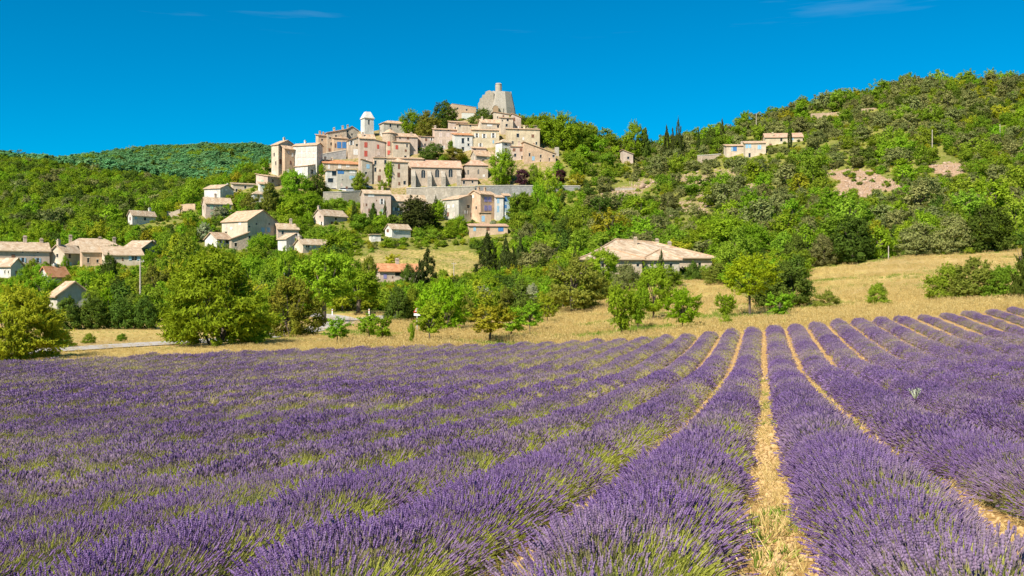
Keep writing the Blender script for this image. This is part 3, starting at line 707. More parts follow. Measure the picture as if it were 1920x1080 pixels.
H(948, 952, 1012, 241, 276, 12, 'sv+', 1.2, 'yellow', 'tan', 'long yellowish house with dark windows on the upper eastern slope', [('R', 971, 254, 5, 7, 'd'), ('R', 999, 255, 5, 6, 'n'), ('R', 972, 243.5, 3, 3, 'd'), ('R', 965, 243.5, 2, 2, 'd')], [(.55, .5, 1.)], wl=9)
H(984, 988, 1012, 235, 262, 12, 'flat', .1, 'pink', 'tan', 'plain square stone house rising behind the long yellowish house', [], wl=8)
H(929, 941, 959, 265, 302, 35, 'hip', 1.3, 'white', 'pale', 'white house with pyramid roof and dark windows', [('R', 949, 271, 4, 4, 'd'), ('R', 949, 281, 4, 7, 'n'), ('L', 934, 272, 2, 6, 'w'), ('L', 934, 288, 2, 6, 'd')])
H(955, 959, 984, 274, 302, 12, 'sv+', .8, 'pink', 'pink', 'low house with two brown windows beside the white pyramid-roof house', [('R', 964, 281, 5, 6, 'n'), ('R', 977, 281, 5, 6, 'n'), ('R', 966, 291, 4, 6, 'd')], [(.7, .8, 1.8)], wl=7)
H(978, 983, 1042, 286, 308, 18, 'su-', 4.2, 'orange', 'tan', 'orange house with long sloping roof at the eastern edge of the village', [('R', 993, 282, 3, 6, 'd'), ('R', 1014, 293, 3, 6, 'd'), ('R', 1013.5, 302, 2, 5, 'd'), ('R', 1000, 297, 5, 8, 'c'), ('R', 1030, 299, 2, 6, 'd')], [(.35, .5, 1.2)], wl=8)
H(883, 893, 928, 290, 308, 30, 'gu', 2., 'stone', 'tan', 'rough stone gabled house above the church choir', [('R', 915, 293, 5, 6, 'w'), ('R', 906, 301, 3, 5, 'd')])
H(884, 887, 912, 277, 294, 15, 'sv+', .9, 'pink', 'tan', 'small low house with tan roof right of the white house with orange roof', [('R', 890, 280, 5, 5, 'd')], wl=6)
# -- around the square
H(697, 701, 794, 295, 345, 8, 'sv+', 1.4, 'cream', 'tan', 'long four-storey house with small dark windows left of the church', [('R', 704, 305, 4, 8, 'd'), ('R', 722.5, 304, 4, 8, 'd'), ('R', 703, 318, 4, 8, 'd'), ('R', 722, 318, 4, 8, 'd'), ('R', 711, 335, 6, 12, 'n'), ('R', 730, 335, 4, 9, 'n'), ('R', 723, 297.5, 3, 2, 'd')], [(.35, .3, 1.2)], wl=8)
H(728, 735, 765, 302, 354, 20, 'hip', 1.6, 'cream', 'tan', 'cream house with two brown shutters touching the church', [('R', 748, 312, 4, 10, 'n'), ('R', 747.5, 328, 5, 9, 'n')], wl=8)
H(600, 607, 678, 305, 330, 15, 'sv+', 2.2, 'cream', 'orange', 'cream house with wide orange roof above the parking terrace', [('R', 617, 312, 4, 9, 'w'), ('R', 637, 311, 6, 9, 'w'), ('R', 652, 309, 7, 6, 'w'), ('R', 664, 309, 2, 2, 'd'), ('R', 669, 308, 2, 2, 'd')], [(.1, .6, 1.3), (.3, .8, 1.)], wl=8)
H(628, 632, 669, 317, 355, 14, 'flat', .1, 'grey', 'tan', 'grey flat-roofed house with a bright blue awning window', [('R', 639, 323, 12, 6, 'b'), ('R', 661, 320, 11, 6, 'w'), ('R', 660, 333, 10, 7, 'c'), ('R', 650, 352, 4, 5, 'n'), ('R', 642, 337, 2, 2, 'd')], wl=6)
H(610, 613, 633, 319, 353, 14, 'flat', .1, 'white', 'tan', 'white balcony house beside the blue awning house', [('R', 627, 325, 9, 9, 'd'), ('R', 620, 338, 10, 8, 'd')], wl=5)
H(676, 679, 698, 303, 347, 20, 'su-', 1., 'stone', 'tan', 'narrow grey stone house beside the red-shuttered house', [('R', 690, 312, 6, 8, 'c'), ('R', 689, 335, 4, 8, 'n')], wl=6)
# -- lower village
H(676, 683, 733, 362, 408, 14, 'gu', 1.5, 'pink', 'pale', 'tall pinkish house with balcony below the parking terrace', [('R', 696, 366.5, 12, 5, 'w'), ('R', 716, 378, 4, 10, 'W'), ('R', 716, 396, 5, 9, 'g'), ('R', 706, 376, 2, 3, 'n'), ('R', 687, 384, 3, 5, 'n'), ('R', 692, 395, 3, 8, 'n')], [(.75, .5, 1.)], wl=11)
H(729, 735, 798, 375, 405, 18, 'gu', 2.2, 'tan', 'pale', 'low gabled house half hidden by the dark cedar', [('R', 743, 392, 6, 6, 'W'), ('R', 760, 368, 4, 4, 'd')], wl=10)
H(830, 860, 901, 372, 418, 45, 'gv', 1.6, 'grey', 'tan', 'grey house with white lit side below the church rampart', [('R', 878, 387, 5, 6, 'd'), ('R', 893, 388, 4, 8, 'n'), ('R', 884, 403, 4, 8, 'n'), ('R', 892, 402, 4, 4, 'd'), ('L', 841, 387, 4, 6, 'w'), ('L', 850, 386, 3, 6, 'w'), ('L', 840, 402, 4, 8, 'n'), ('L', 852, 402, 3, 8, 'p')])
H(877, 901, 930, 363, 418, 40, 'gu', 1.4, 'orange', 'tan', 'ochre house with four lavender shutters', [('R', 911, 374, 6, 9, 'l'), ('R', 918.5, 374, 6, 9, 'l'), ('R', 911, 390, 6, 10, 'l'), ('R', 918.5, 390, 6, 10, 'l'), ('L', 887, 367, 3, 6, 'w')], [(.3, .5, 1.), (.7, .5, 1.)])
H(927, 930, 944, 369, 414, 15, 'sv+', .8, 'white', 'tan', 'narrow white house with lavender-blue shutters', [('R', 934, 376, 4, 10, 'c'), ('R', 934, 392, 4, 12, 'c')], wl=7)
H(942, 945, 956, 366, 412, 15, 'sv+', .8, 'blue', 'tan', 'narrow pale blue house at the end of the lower terrace', [('R', 949, 374, 5, 8, 'b'), ('R', 948, 387, 4, 6, 'b')], wl=7)
H(899, 902, 921, 398, 424, 12, 'flat', .1, 'orange', 'tan', 'small ochre annexe with a blue door in a white frame', [('R', 906, 410, 6, 11, 'c')], d=None, wl=3)
H(876, 881, 952, 423, 446, 10, 'sv+', 1.1, 'orange', 'pink', 'long low ochre garages with blue doors', [('R', 890, 429, 5, 9, 'c'), ('R', 939, 430, 10, 8, 'b'), ('R', 915, 429, 6, 7, 'n')], [], wl=6)
H(587, 607, 651, 403, 424, 40, 'gu', 2.0, 'pink', 'pale', 'pinkish gabled cottage among bushes below the parking terrace', [('L', 600, 404, 2, 4, 'd'), ('R', 630, 410, 4, 5, 'd')], [(.02, .5, .8)])
H(722, 735, 770, 428, 446, 32, 'gu', 1.5, 'white', 'pale', 'small white cottage with one brown window', [('L', 727, 431, 4, 6, 'n'), ('R', 745, 432, 6, 6, 'w')], [])
H(692, 696, 714, 439, 454, 15, 'flat', .1, 'white', 'pale', 'low white terrace shed in front of the small white cottage', [('R', 702, 446, 4, 6, 'w')], wl=4)
# -- western foot of the hill
H(383, 413, 438, 352, 376, 52, 'gv', 1.5, 'white', 'pale', 'white house with shuttered side at the western foot of the village', [('L', x, 363, 5, 8, 'w') for x in (391, 398, 405)] + [('R', 424, 353, 4, 4, 'w')], [(.8, .2, 1.2)])
H(433, 437, 480, 344, 362, 15, 'sv+', .7, 'cream', 'pale', 'long low cream wing beside the white shuttered-side house', [('R', 460, 351, 4, 5, 'd')], wl=6)
H(379, 386, 434, 380, 410, 20, 'gu', 2.0, 'pink', 'pale', 'pink house with green shutters on the western slope', [('R', 397, 388, 6, 8, 'g'), ('R', 413, 388, 5, 8, 'g'), ('R', 427, 387, 3, 4, 'd'), ('R', 397, 400, 5, 6, 'g')], [(.45, .5, 1.)], wl=12)
H(470, 476, 497, 362, 380, 25, 'hip', 1.2, 'white', 'pale', 'tiny white house with pyramid roof on the western slope', [('R', 485, 368, 4, 5, 'd')])
H(484, 488, 506, 344, 362, 20, 'sv+', .9, 'white', 'tan', 'white terrace house with green shutter under the ridge-end house', [('R', 494, 351, 4, 7, 'g')], wl=6)
H(240, 248, 292, 402, 424, 30, 'gu', 1.4, 'white', 'pale', 'white cottage with chimney standing alone on the western slope', [('R', 255, 408, 4, 6, 'c'), ('R', 272, 410, 5, 6, 'd'), ('L', 244, 410, 2, 6, 'n')], [(.85, .6, 1.1)])
H(416, 464, 521, 413, 458, 44, 'gv', 3.4, 'cream', 'tan', 'big cream farmhouse with broad gable and two pale blue shutters', [('L', 450, 413, 5, 7, 'w'), ('L', 434, 428, 4, 5, 'w'), ('R', 493, 431, 6, 9, 'c'), ('R', 504, 431, 6, 9, 'c'), ('R', 468, 425, 3, 3, 'd'), ('R', 481, 420, 3, 3, 'd'), ('R', 505, 420, 3, 3, 'd'), ('R', 468, 444, 4, 4, 'd')], [(.82, .3, 1.6)])
H(384, 407, 434, 447, 466, 38, 'gu', 1.8, 'white', 'tan', 'low white annexe with terrace in front of the big cream farmhouse', [('R', 413, 452, 5, 6, 'W'), ('R', 426, 451, 6, 7, 'd'), ('L', 398, 452, 4, 5, 'w')])
H(430, 434, 466, 447, 470, 20, 'su+', 1.8, 'tan', 'tan', 'low lean-to between the white annexe and the big cream farmhouse', [], wl=5)
H(515, 521, 560, 428, 450, 20, 'gu', 1.6, 'pink', 'pale', 'small pink house with tan roof right of the big cream farmhouse', [('R', 530, 436, 4, 7, 'd'), ('R', 555, 441, 6, 5, 'W')], [(.7, .5, 1.2)], wl=9)
H(552, 568, 618, 457, 475, 30, 'gu', 1.5, 'cream', 'pale', 'long low cream cottage with small blue-grey windows', [('R', 577, 461, 7, 6, 'W'), ('R', 590, 462, 4, 4, 'c'), ('R', 603, 462, 4, 4, 'c')], [(.05, .5, .6)])
H(521, 537, 553, 447, 472, 40, 'su+', 1.5, 'white', 'pale', 'little white outbuilding beside the low cream cottage', [('R', 545, 462, 5, 6, 'w')])
# -- hamlet in the valley
GH = 'houses of the valley hamlet'
H(-26, -20, 93, 468, 502, 8, 'gu', 2.0, 'pink', 'pale', 'long pink farmhouse with two blue-shuttered windows in the hamlet', [('R', 25, 481, 7, 8, 'n'), ('R', 43, 487.5, 5, 8, 'C'), ('R', 71, 488, 5, 8, 'C'), ('R', 43, 472, 3, 4, 'd'), ('R', 71, 473, 3, 3, 'd'), ('R', 5, 488, 5, 8, 'C')], [(.62, .5, 1.2), (.9, .5, .7)], wl=9, group=GH)
H(92, 121, 154, 473, 502, 42, 'gu', 1.8, 'cream', 'pale', 'cream hamlet house with wide lit gable', [('R', 131, 480, 5, 9, 'd'), ('R', 132, 496, 5, 9, 'c')], [(.1, .5, 1.)], group=GH)
H(150, 154, 196, 471, 502, 12, 'sv+', 2.0, 'orange', 'pale', 'ochre hamlet house with two dark slit windows', [('R', 165.5, 488, 4, 9, 'd'), ('R', 183, 489.5, 4, 6, 'd'), ('R', 187, 474, 2, 3, 'd')], wl=8, group=GH)
H(119, 125, 226, 459, 488, 10, 'hip', 1.8, 'tan', 'pale', 'long tan hamlet house behind with four-sided roof and chimneys', [('R', 153, 461.5, 4, 3, 'd'), ('R', 170, 461.5, 4, 3, 'd'), ('R', 196, 462, 3, 4, 'd'), ('R', 214, 463, 5, 6, 'c')], [(.1, .5, 1.2), (.65, .5, .9), (.92, .5, .9)], wl=9, group=GH)
H(190, 196, 268, 477, 500, 10, 'sv+', 2.0, 'cream', 'pale', 'low cream hamlet house with a wide blue-shuttered window', [('R', 252, 484, 10, 8, 'C'), ('R', 230, 486, 3, 6, 'n')], [], wl=8, group=GH)
H(226, 260, 306, 468, 490, 58, 'gv', 2.4, 'tan', 'pale', 'tan hamlet house with gable facing the valley', [('R', 268, 469, 4, 5, 'C'), ('R', 292, 470, 4, 5, 'C')], [(.7, .1, .8)], group=GH, wl=12)
H(-18, 20, 44, 497, 522, 50, 'gv', 1.5, 'white', 'pale', 'white hamlet house with pale roof', [('R', 31, 511, 4, 6, 'n'), ('L', 9, 510, 2, 6, 'd'), ('L', 16, 510, 2, 5, 'd')], group=GH)
H(72, 92, 130, 516, 535, 40, 'gu', 1.7, 'white', 'orange', 'low hamlet house with bright orange roof', [('L', 82, 518, 3, 5, 'd')], [(.6, .6, .6)], group=GH)
H(92, 107, 172, 552, 580, 25, 'gv', 1.9, 'grey', 'tan', 'grey gabled barn near the dark hedge', [('L', 98, 558, 4, 5, 'c')], group='', over=.4)
H(700, 712, 790, 507, 530, 22, 'gu', 1.6, 'pink', 'orange', 'pinkish house with red-orange roof beside tall cypresses', [('R', 722, 518, 6, 9, 'l'), ('R', 750, 512, 18, 9, 'd'), ('R', 736, 520, 2, 4, 'n')], [(.5, .5, .9)], group='', wl=8)
# -- hill houses above the scree
H(1357, 1362, 1397, 273, 297, 14, 'sv+', 1.3, 'cream', 'tan', 'cream hill house with big bright blue shutter', [('R', 1378, 279, 7, 9, 'b'), ('R', 1372.5, 279, 3, 9, 'c')], [(.9, .5, .9)], wl=7, group='houses on the scrubby hill')
H(1394, 1397, 1436, 268, 298, 10, 'sv+', 1.3, 'cream', 'tan', 'taller cream hill house with three pale blue shutters', [('R', 1397, 274, 5, 8, 'c'), ('R', 1406, 274, 5, 7, 'c'), ('R', 1424, 276, 7, 8, 'c'), ('R', 1405.5, 291, 4, 8, 'd')], wl=7, group='houses on the scrubby hill')
H(1430, 1435, 1505, 257, 276, 12, 'gu', 1.9, 'yellow', 'pink', 'upper hill house with long reddish roof behind a cypress', [('R', 1486, 259, 4, 6, 'c'), ('R', 1465, 262, 4, 6, 'd')], [(.2, .1, 1.1)], wl=8, group='houses on the scrubby hill')
H(1163, 1168, 1187, 288, 306, 20, 'su-', 1.5, 'pink', 'tan', 'small pink hut among trees in the saddle', [('R', 1178, 296, 4, 5, 'd')], wl=5, group='')
H(1150, 1154, 1192, 352, 358, 10, 'flat', .1, 'lime', 'pale', 'low pale stone terrace ledge on the rocky slope', [], wl=3, group='', cat='ledge', name='stone_ledge', over=0)

# the large farmhouse in front of the slope: one thing, three blocks
FD = solve(1170, 514)
fh = house(1103, 1103, 1335, 482, 514, 10, 'pyr', 3.9, 'tan', 'pale', 'large low stone farmhouse with spreading pale tiled roofs and chimneys', [('R', 1312, 497, 5, 10, 'd')],
           [(.42, .42, 1.1), (.62, .6, .9), (.72, .55, .3)], d=FD + 10, name='stone_farmhouse', group=None, over=.7, wl=15)
house(1088, 1088, 1204, 484, 515, 8, 'hip', 2.2, 'tan', 'pale', None, [('R', 1196, 497, 5, 6, 'd'), ('R', 1130, 497, 5, 7, 'd')], [(.75, .75, .5)], d=FD, into=fh, over=.6, wl=13)
house(1207, 1207, 1274, 484, 515, 8, 'hip', 1.7, 'stone', 'pale', None, [('R', 1222, 496, 6, 7, 'd'), ('R', 1258, 498, 5, 9, 'd')], [], d=FD + 1.5, into=fh, over=.6, wl=8)

# -- church: nave, choir, sacristy, buttresses
CD = solve(772, 351)
church = house(766, 772, 866, 312, 351, 9, 'gu', 3.2, 'ashlar', 'pink', 'stone church with sloping buttresses and three arched windows', [('R', 793.7, 326, 7.5, 15, 'a'), ('R', 819.7, 325, 7.5, 15, 'a'), ('R', 845, 324.6, 7.5, 15, 'a')], d=CD, name='church', cat='church', group=None, wl=11)
house(868, 872, 915, 308, 349, 12, 'hip', 2.0, 'ashlar', 'pink', None, [('R', 878, 323, 3, 9, 'a'), ('R', 897, 322, 3, 9, 'a')], d=CD + 5, into=church, wl=9)
house(863, 866, 896, 336, 350, 10, 'sv+', 1.1, 'ashlar', 'pink', None, [('R', 870, 342, 4, 6, 'd'), ('R', 886, 341, 3, 5, 'd')], d=CD + .6, into=church, wl=4)
aC = (772 - 960) / FPX; psC = R(9 * .65) - math.atan(aC)
def church_pt(px, v=0.):
    q = (px - 960) / FPX; c, s = math.cos(psC), math.sin(psC); X0 = aC * CD
    return (q * CD - X0) / (c - q * s)
hN = (351 - 312) / FPX * CD
for px, top in ((774.5, .82), (804.5, .80), (830.5, .80), (859.5, .86)):
    u = church_pt(px); m = MB(); wd = .75; zt = hN * top
    prof = [(0.003, -4), (0.003, zt), (-.5, zt - .7), (-1.5, zt - 2.0), (-2.1, zt - 2.3), (-2.1, -4)]
    prof = [(-v if v < 0 else v, z) for v, z in prof]
    A = [(u - wd, -v, z) for v, z in prof]; B = [(u + wd, -v, z) for v, z in prof]
    m.poly(A); m.poly(B[::-1])
    for i in range(len(A)): m.poly([A[i], A[(i + 1) % len(A)], B[(i + 1) % len(A)], B[i]])
    o = m.build('buttress', WALL['lime'], church); o.rotation_euler.z = psC
# -- bell tower
d = solve(682, 262); x = (683.5 - 960) / FPX * d; k = d / FPX
bt = empty('bell_tower', (x, d, EYE + (540 - 250) * k), 'square pale stone bell tower with blunt pyramid cap', 'bell tower')
psb = R(22) - math.atan((682 - 960) / FPX)
wb = 18.5 * k; hb = (250 - 220) * k
m = MB(); a0_, a1_, z0_, z1_ = wb * .36, wb * .58, hb - 13 * k, hb - 3.5 * k
for (q0, q1, r0, r1) in ((0, wb, -5, z0_), (0, a0_, z0_, z1_), (a1_, wb, z0_, z1_), (0, wb, z1_, hb)): m.poly([(q0, 0, r0), (q1, 0, r0), (q1, 0, r1), (q0, 0, r1)])
m.poly([(wb, 0, -5), (wb, wb, -5), (wb, wb, hb), (wb, 0, hb)]); m.poly([(wb, wb, -5), (0, wb, -5), (0, wb, hb), (wb, wb, hb)]); m.poly([(0, wb, -5), (0, 0, -5), (0, 0, hb), (0, wb, hb)])
for q in (((a0_, z0_), (a0_, z1_)), ((a1_, z0_), (a1_, z1_))): m.poly([(q[0][0], 0, q[0][1]), (q[0][0], .8, q[0][1]), (q[1][0], .8, q[1][1]), (q[1][0], 0, q[1][1])])
o = m.build('wall', WALL['white'], bt); o.rotation_euler.z = psb
o = window(bt, (0, 0, 0), psb, 'R', a0_, a1_, z0_, z1_, 'a', WALL['white']); o.name = 'belfry_opening'
m = MB(); e = .25; i0 = wb * .24
B4 = [(-e, -e, hb), (wb + e, -e, hb), (wb + e, wb + e, hb), (-e, wb + e, hb)]
T4 = [(i0, i0, hb + 12 * k), (wb - i0, i0, hb + 12 * k), (wb - i0, wb - i0, hb + 12 * k), (i0, wb - i0, hb + 12 * k)]
for i in range(4): m.poly([B4[i], B4[(i + 1) % 4], T4[(i + 1) % 4], T4[i]])
m.poly(T4); m.poly(B4[::-1]); o = m.build('stone_cap', WALL['white'], bt); o.rotation_euler.z = psb
m = MB(); m.box((-.3, -.3, hb - .25), (wb + .3, wb + .3, hb - .004)); o = m.build('cornice', SURR, bt); o.rotation_euler.z = psb
BLOCK.append((680, 708, 208, 246, d))
# -- round village tower
d = solve(728, 298); k = d / FPX
rt = empty('round_tower', ((729 - 960) * k, d + 3, EYE + (540 - 298) * k), 'tapering round stone tower with low conical roof among pink houses', 'tower')
m = MB(); frustum(m, 18, 13.5 * k, 14 * k, -4, 49 * k, seed=3); frustum(m, 18, 14 * k, 12.5 * k, 25 * k, 50 * k); m.build('wall', WALL['tan'], rt)
m = MB(); frustum(m, 18, 15.5 * k, .4, 49 * k, 58 * k); m.build('roof', TILE['tan'], rt)
for zz in (29, 12):
    m = MB(); m.box((-.55, -13.9 * k, (zz - 4) * k), (.55, -13.2 * k, (zz + 4) * k)); o = m.build('window', GLASS, rt)
    for s in (-1, 1):
        m = MB(); m.box((min(0, s * .53) + .01, -14.2 * k, (zz - 4) * k), (max(0, s * .53) - .01, -13.95 * k, (zz + 4) * k)); m.build('shutter', PAINT['r'], o)
BLOCK.append((715, 743, 240, 290, d))
# -- castle rotunda
d = solve(934, 214); k = d / FPX; d0 = d + 5
ca = empty('castle_rotunda', ((934 - 960) / FPX * d0, d0, EYE + (540 - 216) / FPX * d0), 'massive round castle keep with battered walls and small turret on the summit', 'castle')
m = MB(); cxk = 5 * k
frustum(m, 16, 29 * k, 26 * k, -6, 12 * k, cap=False, seed=4, cx=cxk, rough=.055); frustum(m, 16, 26 * k, 22.5 * k, 12 * k, 28 * k, cap=False, cx=cxk, rough=.055); frustum(m, 16, 22.5 * k, 19.5 * k, 28 * k, 42 * k, ragged=1.0, seed=5, cx=cxk, rough=.055)
m.build('keep_wall', WALL['keep'], ca)
for i, (q, zt, wd) in enumerate(((-14, 43.5, 3), (-6, 42.6, 2.2), (12, 43.2, 3), (19, 42.4, 2.2), (23, 42.8, 1.8))):
    m = MB(); m.box((q * k, -8 * k, 38 * k), ((q + wd) * k, -4 * k, zt * k)); m.build('broken_merlon', WALL['keep'], ca)
m = MB(); frustum(m, 12, 6.2 * k, 6.0 * k, 34 * k, 56 * k, cx=1 * k, cy=-9 * k, cap=False); frustum(m, 12, 6.6 * k, 5.0 * k, 56 * k, 58 * k, cx=1 * k, cy=-9 * k); m.build('turret', WALL['lime'], ca)
rp = [(-37, -30), (-37, 18), (-34.5, 21), (-33.5, 27), (-30, 29), (-29, 33.5), (-24.5, 34.5), (-23, 40), (-19, 41.5), (-16, 43), (-12, 41), (-8, 39), (-8, -30)]   # ruined wall on the village side
m = MB(); A_ = [(q * k, (-19 + q * .12) * k, max(zt * k, -6)) for q, zt in rp]; B_ = [(x_, y_ + 6 * k, z_) for x_, y_, z_ in A_]
m.poly(A_); m.poly(B_[::-1])
for i in range(len(A_)): m.poly([A_[i], A_[(i + 1) % len(A_)], B_[(i + 1) % len(A_)], B_[i]])
m.build('ruined_wall', WALL['lime'], ca)
m = MB(); m.box((-24 * k, -28 * k, -6), (10 * k, -22 * k, 9 * k)); m.build('forecourt_wall', WALL['lime'], ca)
m = MB(); zc = 7 * k; rr = 5 * k
arc = [(-4 * k + rr * math.cos(math.pi * i / 10), -34.5 * k, zc + rr * math.sin(math.pi * i / 10)) for i in range(11)]
m.poly([(-4 * k - rr, -34.5 * k, 0)][:1] + [(-4 * k + rr, -34.5 * k, 0)] + arc)
out_ = [(-4 * k + rr * 1.25 * math.cos(math.pi * i / 10), -34.2 * k, zc + rr * 1.25 * math.sin(math.pi * i / 10)) for i in range(11)]
m.build('arched_door', plain('old_door', (.33, .22, .13)), ca)
m2 = MB()
for i in range(10): m2.poly([(arc[i][0], -34.9 * k, arc[i][2]), (arc[i + 1][0], -34.9 * k, arc[i + 1][2]), (out_[i + 1][0], -34.9 * k, out_[i + 1][2]), (out_[i][0], -34.9 * k, out_[i][2])]); m2.poly([(out_[i][0], -34.9 * k, out_[i][2]), (out_[i + 1][0], -34.9 * k, out_[i + 1][2]), (out_[i + 1][0], -28 * k, out_[i + 1][2]), (out_[i][0], -28 * k, out_[i][2])])
m2.build('door_arch', WALL['lime'], ca)
BLOCK.append((900, 968, 156, 212, d - 8))
H(837, 848, 893, 198, 222, 24, 'su-', 3.0, 'orange', 'pale', 'ochre castle hall with roof sloping down to the keep', [('R', 858, 203, 3, 3, 'd'), ('R', 875, 206, 3, 3, 'd')], wl=9, group=None, name='castle_hall', cat='building', clear=.7)
H(862, 866, 889, 211, 224, 10, 'flat', .1, 'white', 'pale', 'white garden wall block under the castle hall', [], wl=3, group=None, name='garden_building', cat='building')

# -- ramparts and garden walls: each a wall of its own along ground points
def wall_run(name, label, pts, mat, thick=.8, coping=True, group=None):
    """pts: (px, py_top, py_bottom, distance)"""
    P = [((a - 960) / FPX * q, q, EYE + (540 - t_) / FPX * q, EYE + (540 - b_) / FPX * q - 3) for a, t_, b_, q in pts]
    root = empty(name, (P[0][0], P[0][1], P[0][3]), label, 'wall', group); o0 = Vector(root.location)
    m = MB(); c2 = MB()
    for (x0, y0, t0, b0), (x1, y1, t1, b1) in zip(P[:-1], P[1:]):
        q = [Vector((x0, y0, b0)) - o0, Vector((x1, y1, b1)) - o0, Vector((x1, y1, t1)) - o0, Vector((x0, y0, t0)) - o0]
        r = [v + Vector((0, thick, 0)) for v in q]
        m.poly(q); m.poly(r[::-1])
        for i in range(4): m.poly([q[i], q[(i + 1) % 4], r[(i + 1) % 4], r[i]])
        f = Vector((0, -.12, .004)); u = Vector((0, .12, .004)); up = Vector((0, 0, .22))
        k4 = [q[3] + f, q[2] + f, r[2] + u, r[3] + u]; k5 = [v + up for v in k4]
        c2.poly(k5)
        for i in range(4): c2.poly([k4[i], k4[(i + 1) % 4], k5[(i + 1) % 4], k5[i]])
    m.build('masonry', WALL[mat], root)
    if coping: c2.build('coping', SURR, root)
    for (a, t_, b_, q), (a2, t2, b2, q2) in zip(pts[:-1], pts[1:]): BLOCK.append((a, a2, min(t_, t2), min(t_, t2) + .6 * (min(b_, b2) - min(t_, t2)), min(q, q2)))
    return root
cd = 360.5
wall_run('rampart', 'pale high rampart wall under the church', [(762, 353, 362, cd), (790, 352, 376, cd), (815, 351, 386, cd - .5), (845, 351, 382, cd - 1), (890, 350, 372, cd)], 'lime')
wall_run('rampart', 'long dark grey terrace wall running on from the church', [(890.5, 349, 364, cd + .5), (960, 348, 364, cd + 3), (1030, 349, 364, cd + 4), (1088, 349, 362, cd + 5)], 'rubble')
pdv = solve(640, 360)
wall_run('terrace_wall', 'tan wall holding up the parking terrace', [(606, 361, 382, solve(606, 381)), (640, 360, 386, solve(640, 381)), (686, 358, 386, solve(686, 381))], 'stone')
q = solve(604, 300)
wall_run('terrace_wall', 'dark sloping stone wall under the blue-shuttered house', [(605, 289, 306, q), (649, 281, 304, q + 1)], 'rubble')
q = solve(1325, 304)
wall_run('garden_wall', 'pale garden wall beside the hill houses', [(1308, 292, 300, q), (1328, 291, 300, q + .2), (1352, 289, 298, q + .5)], 'tan')
q = solve(1545, 219)
wall_run('dry_stone_wall', 'ochre dry stone wall high on the scrubby hill', [(1521, 213, 217, q - 1), (1548, 211.5, 216, q), (1572, 210.5, 215, q + 1)], 'orange', coping=False)
q = solve(1630, 209)
wall_run('dry_stone_wall', 'shorter ochre wall near the hill crest', [(1616, 204, 209, q), (1645, 201.5, 206, q + 1)], 'orange', coping=False)
q = solve(340, 400)
wall_run('ruined_wall', 'broken tan ruin wall on the western slope', [(313, 396, 430, q - 4), (324, 397, 436, q - 4), (337, 392, 436, q - 4)], 'tan', coping=False)
wall_run('ruined_wall', 'tall ochre ruin wall beside the pink house with green shutters', [(337, 384, 402, q + 2), (352, 382, 402, q + 2), (366, 382, 402, q + 2)], 'orange', coping=False)
q = solve(1030, 292)
wall_run('garden_wall', 'tall stone pier wall behind the orange house', [(1040, 276, 306, q), (1048, 276, 306, q)], 'stone', coping=False)

# ---------------------------------------------------------------- trees standing singly
RNG = random.Random(7)
PLACED = []
def tree(name, loc, w, h, crown, trunk, label, group=None, cat='tree', lift=.18, rz=None, seed=0):
    """crown spans lift..1 of the height h; w is its breadth"""
    root = empty(name, loc, label, cat, group)
    rz = RNG.random() * 6.28 if rz is None else rz
    cm = CROWN[crown]; c = link(bpy.data.objects.new('crown', cm[seed % len(cm)]), root)
    c.location = (0, 0, h * lift); c.scale = (w, w, h * (1 - lift)); c.rotation_euler.z = rz
    if trunk:
        tm = TRUNK[trunk]; t_ = link(bpy.data.objects.new('trunk', tm[seed % len(tm)]), root)
        t_.scale = (w, w, h); t_.rotation_euler.z = rz
    PLACED.append((loc[0], loc[1], w))
    return root
def T(px, base, top, wpx, crown, trunk, label, lift=.12, name=None, d=None, group=None, cat='tree', rz=None):
    d = d or solve(px, base); x = (px - 960) / FPX * d; z = tz(x, d)
    h = (EYE + (540 - top) / FPX * d) - z; w = wpx / FPX * d
    if h < .4: h = .8
    if crown != 'cypress': w *= .86; h *= .97
    T.n += 1
    nm = name or {'cypress': 'cypress_tree', 'conifer': 'conifer_tree', 'cedar': 'cedar_tree', 'silver': 'olive_tree', 'plane': 'plane_tree', 'orchard': 'orchard_tree', 'orchardy': 'orchard_tree'}.get(crown, 'leafy_tree')
    return tree(nm, (x, d, z - .05), w, h, crown, trunk, label, group, cat, lift, rz, T.n)
T.n = 0
# along the edge of the lavender
T(38, 674, 540, 175, 'broom', 'many', 'yellow-green broom-like willow bush at the field corner', .0, 'willow_bush', cat='bush')
T(402, 649, 466, 235, 'bigbush', 'many', 'huge bushy green tree with many stems at the field edge', .05, 'multi_stem_tree')
T(548, 631, 522, 108, 'rust', 'many', 'bushy tree with rusty orange top beside the road', .02)
T(468, 640, 565, 75, 'midbig', 'many', 'shrub leaning against the huge bushy tree', .0, 'shrub', cat='bush')
T(607, 605, 470, 108, 'plane', 'thick', 'tall plane tree with dark trunk by the road bend', .3)
T(672, 590, 508, 92, 'plane', 'thick', 'round-headed plane tree with forked trunk behind the road', .36)
for a in ((632, 647, 597, 52, 'orchard', 'smallest orchard tree beside the road'), (693, 641, 590, 50, 'orchard', 'orchard tree just right of the road'), (716, 644, 592, 48, 'orchard', 'leafy orchard tree touching its neighbour by the road'),
          (806, 644, 568, 66, 'orchard', 'orchard tree in front of the warning sign bush'), (918, 643, 572, 92, 'orchardy', 'widest yellow-green orchard tree'), (958, 637, 574, 62, 'orchard', 'orchard tree leaning on the widest one'),
          (994, 626, 568, 58, 'orchard', 'dark green orchard tree behind the widest one'), (1026, 608, 556, 40, 'orchardy', 'small yellowing orchard tree below the big spreading tree')):
    T(*a[:5], 'one', a[5], .3, group='orchard trees along the lavender field')
T(772, 648, 607, 14, 'vase', 'slim', 'thin wispy sapling in the grass strip', .2, 'sapling')
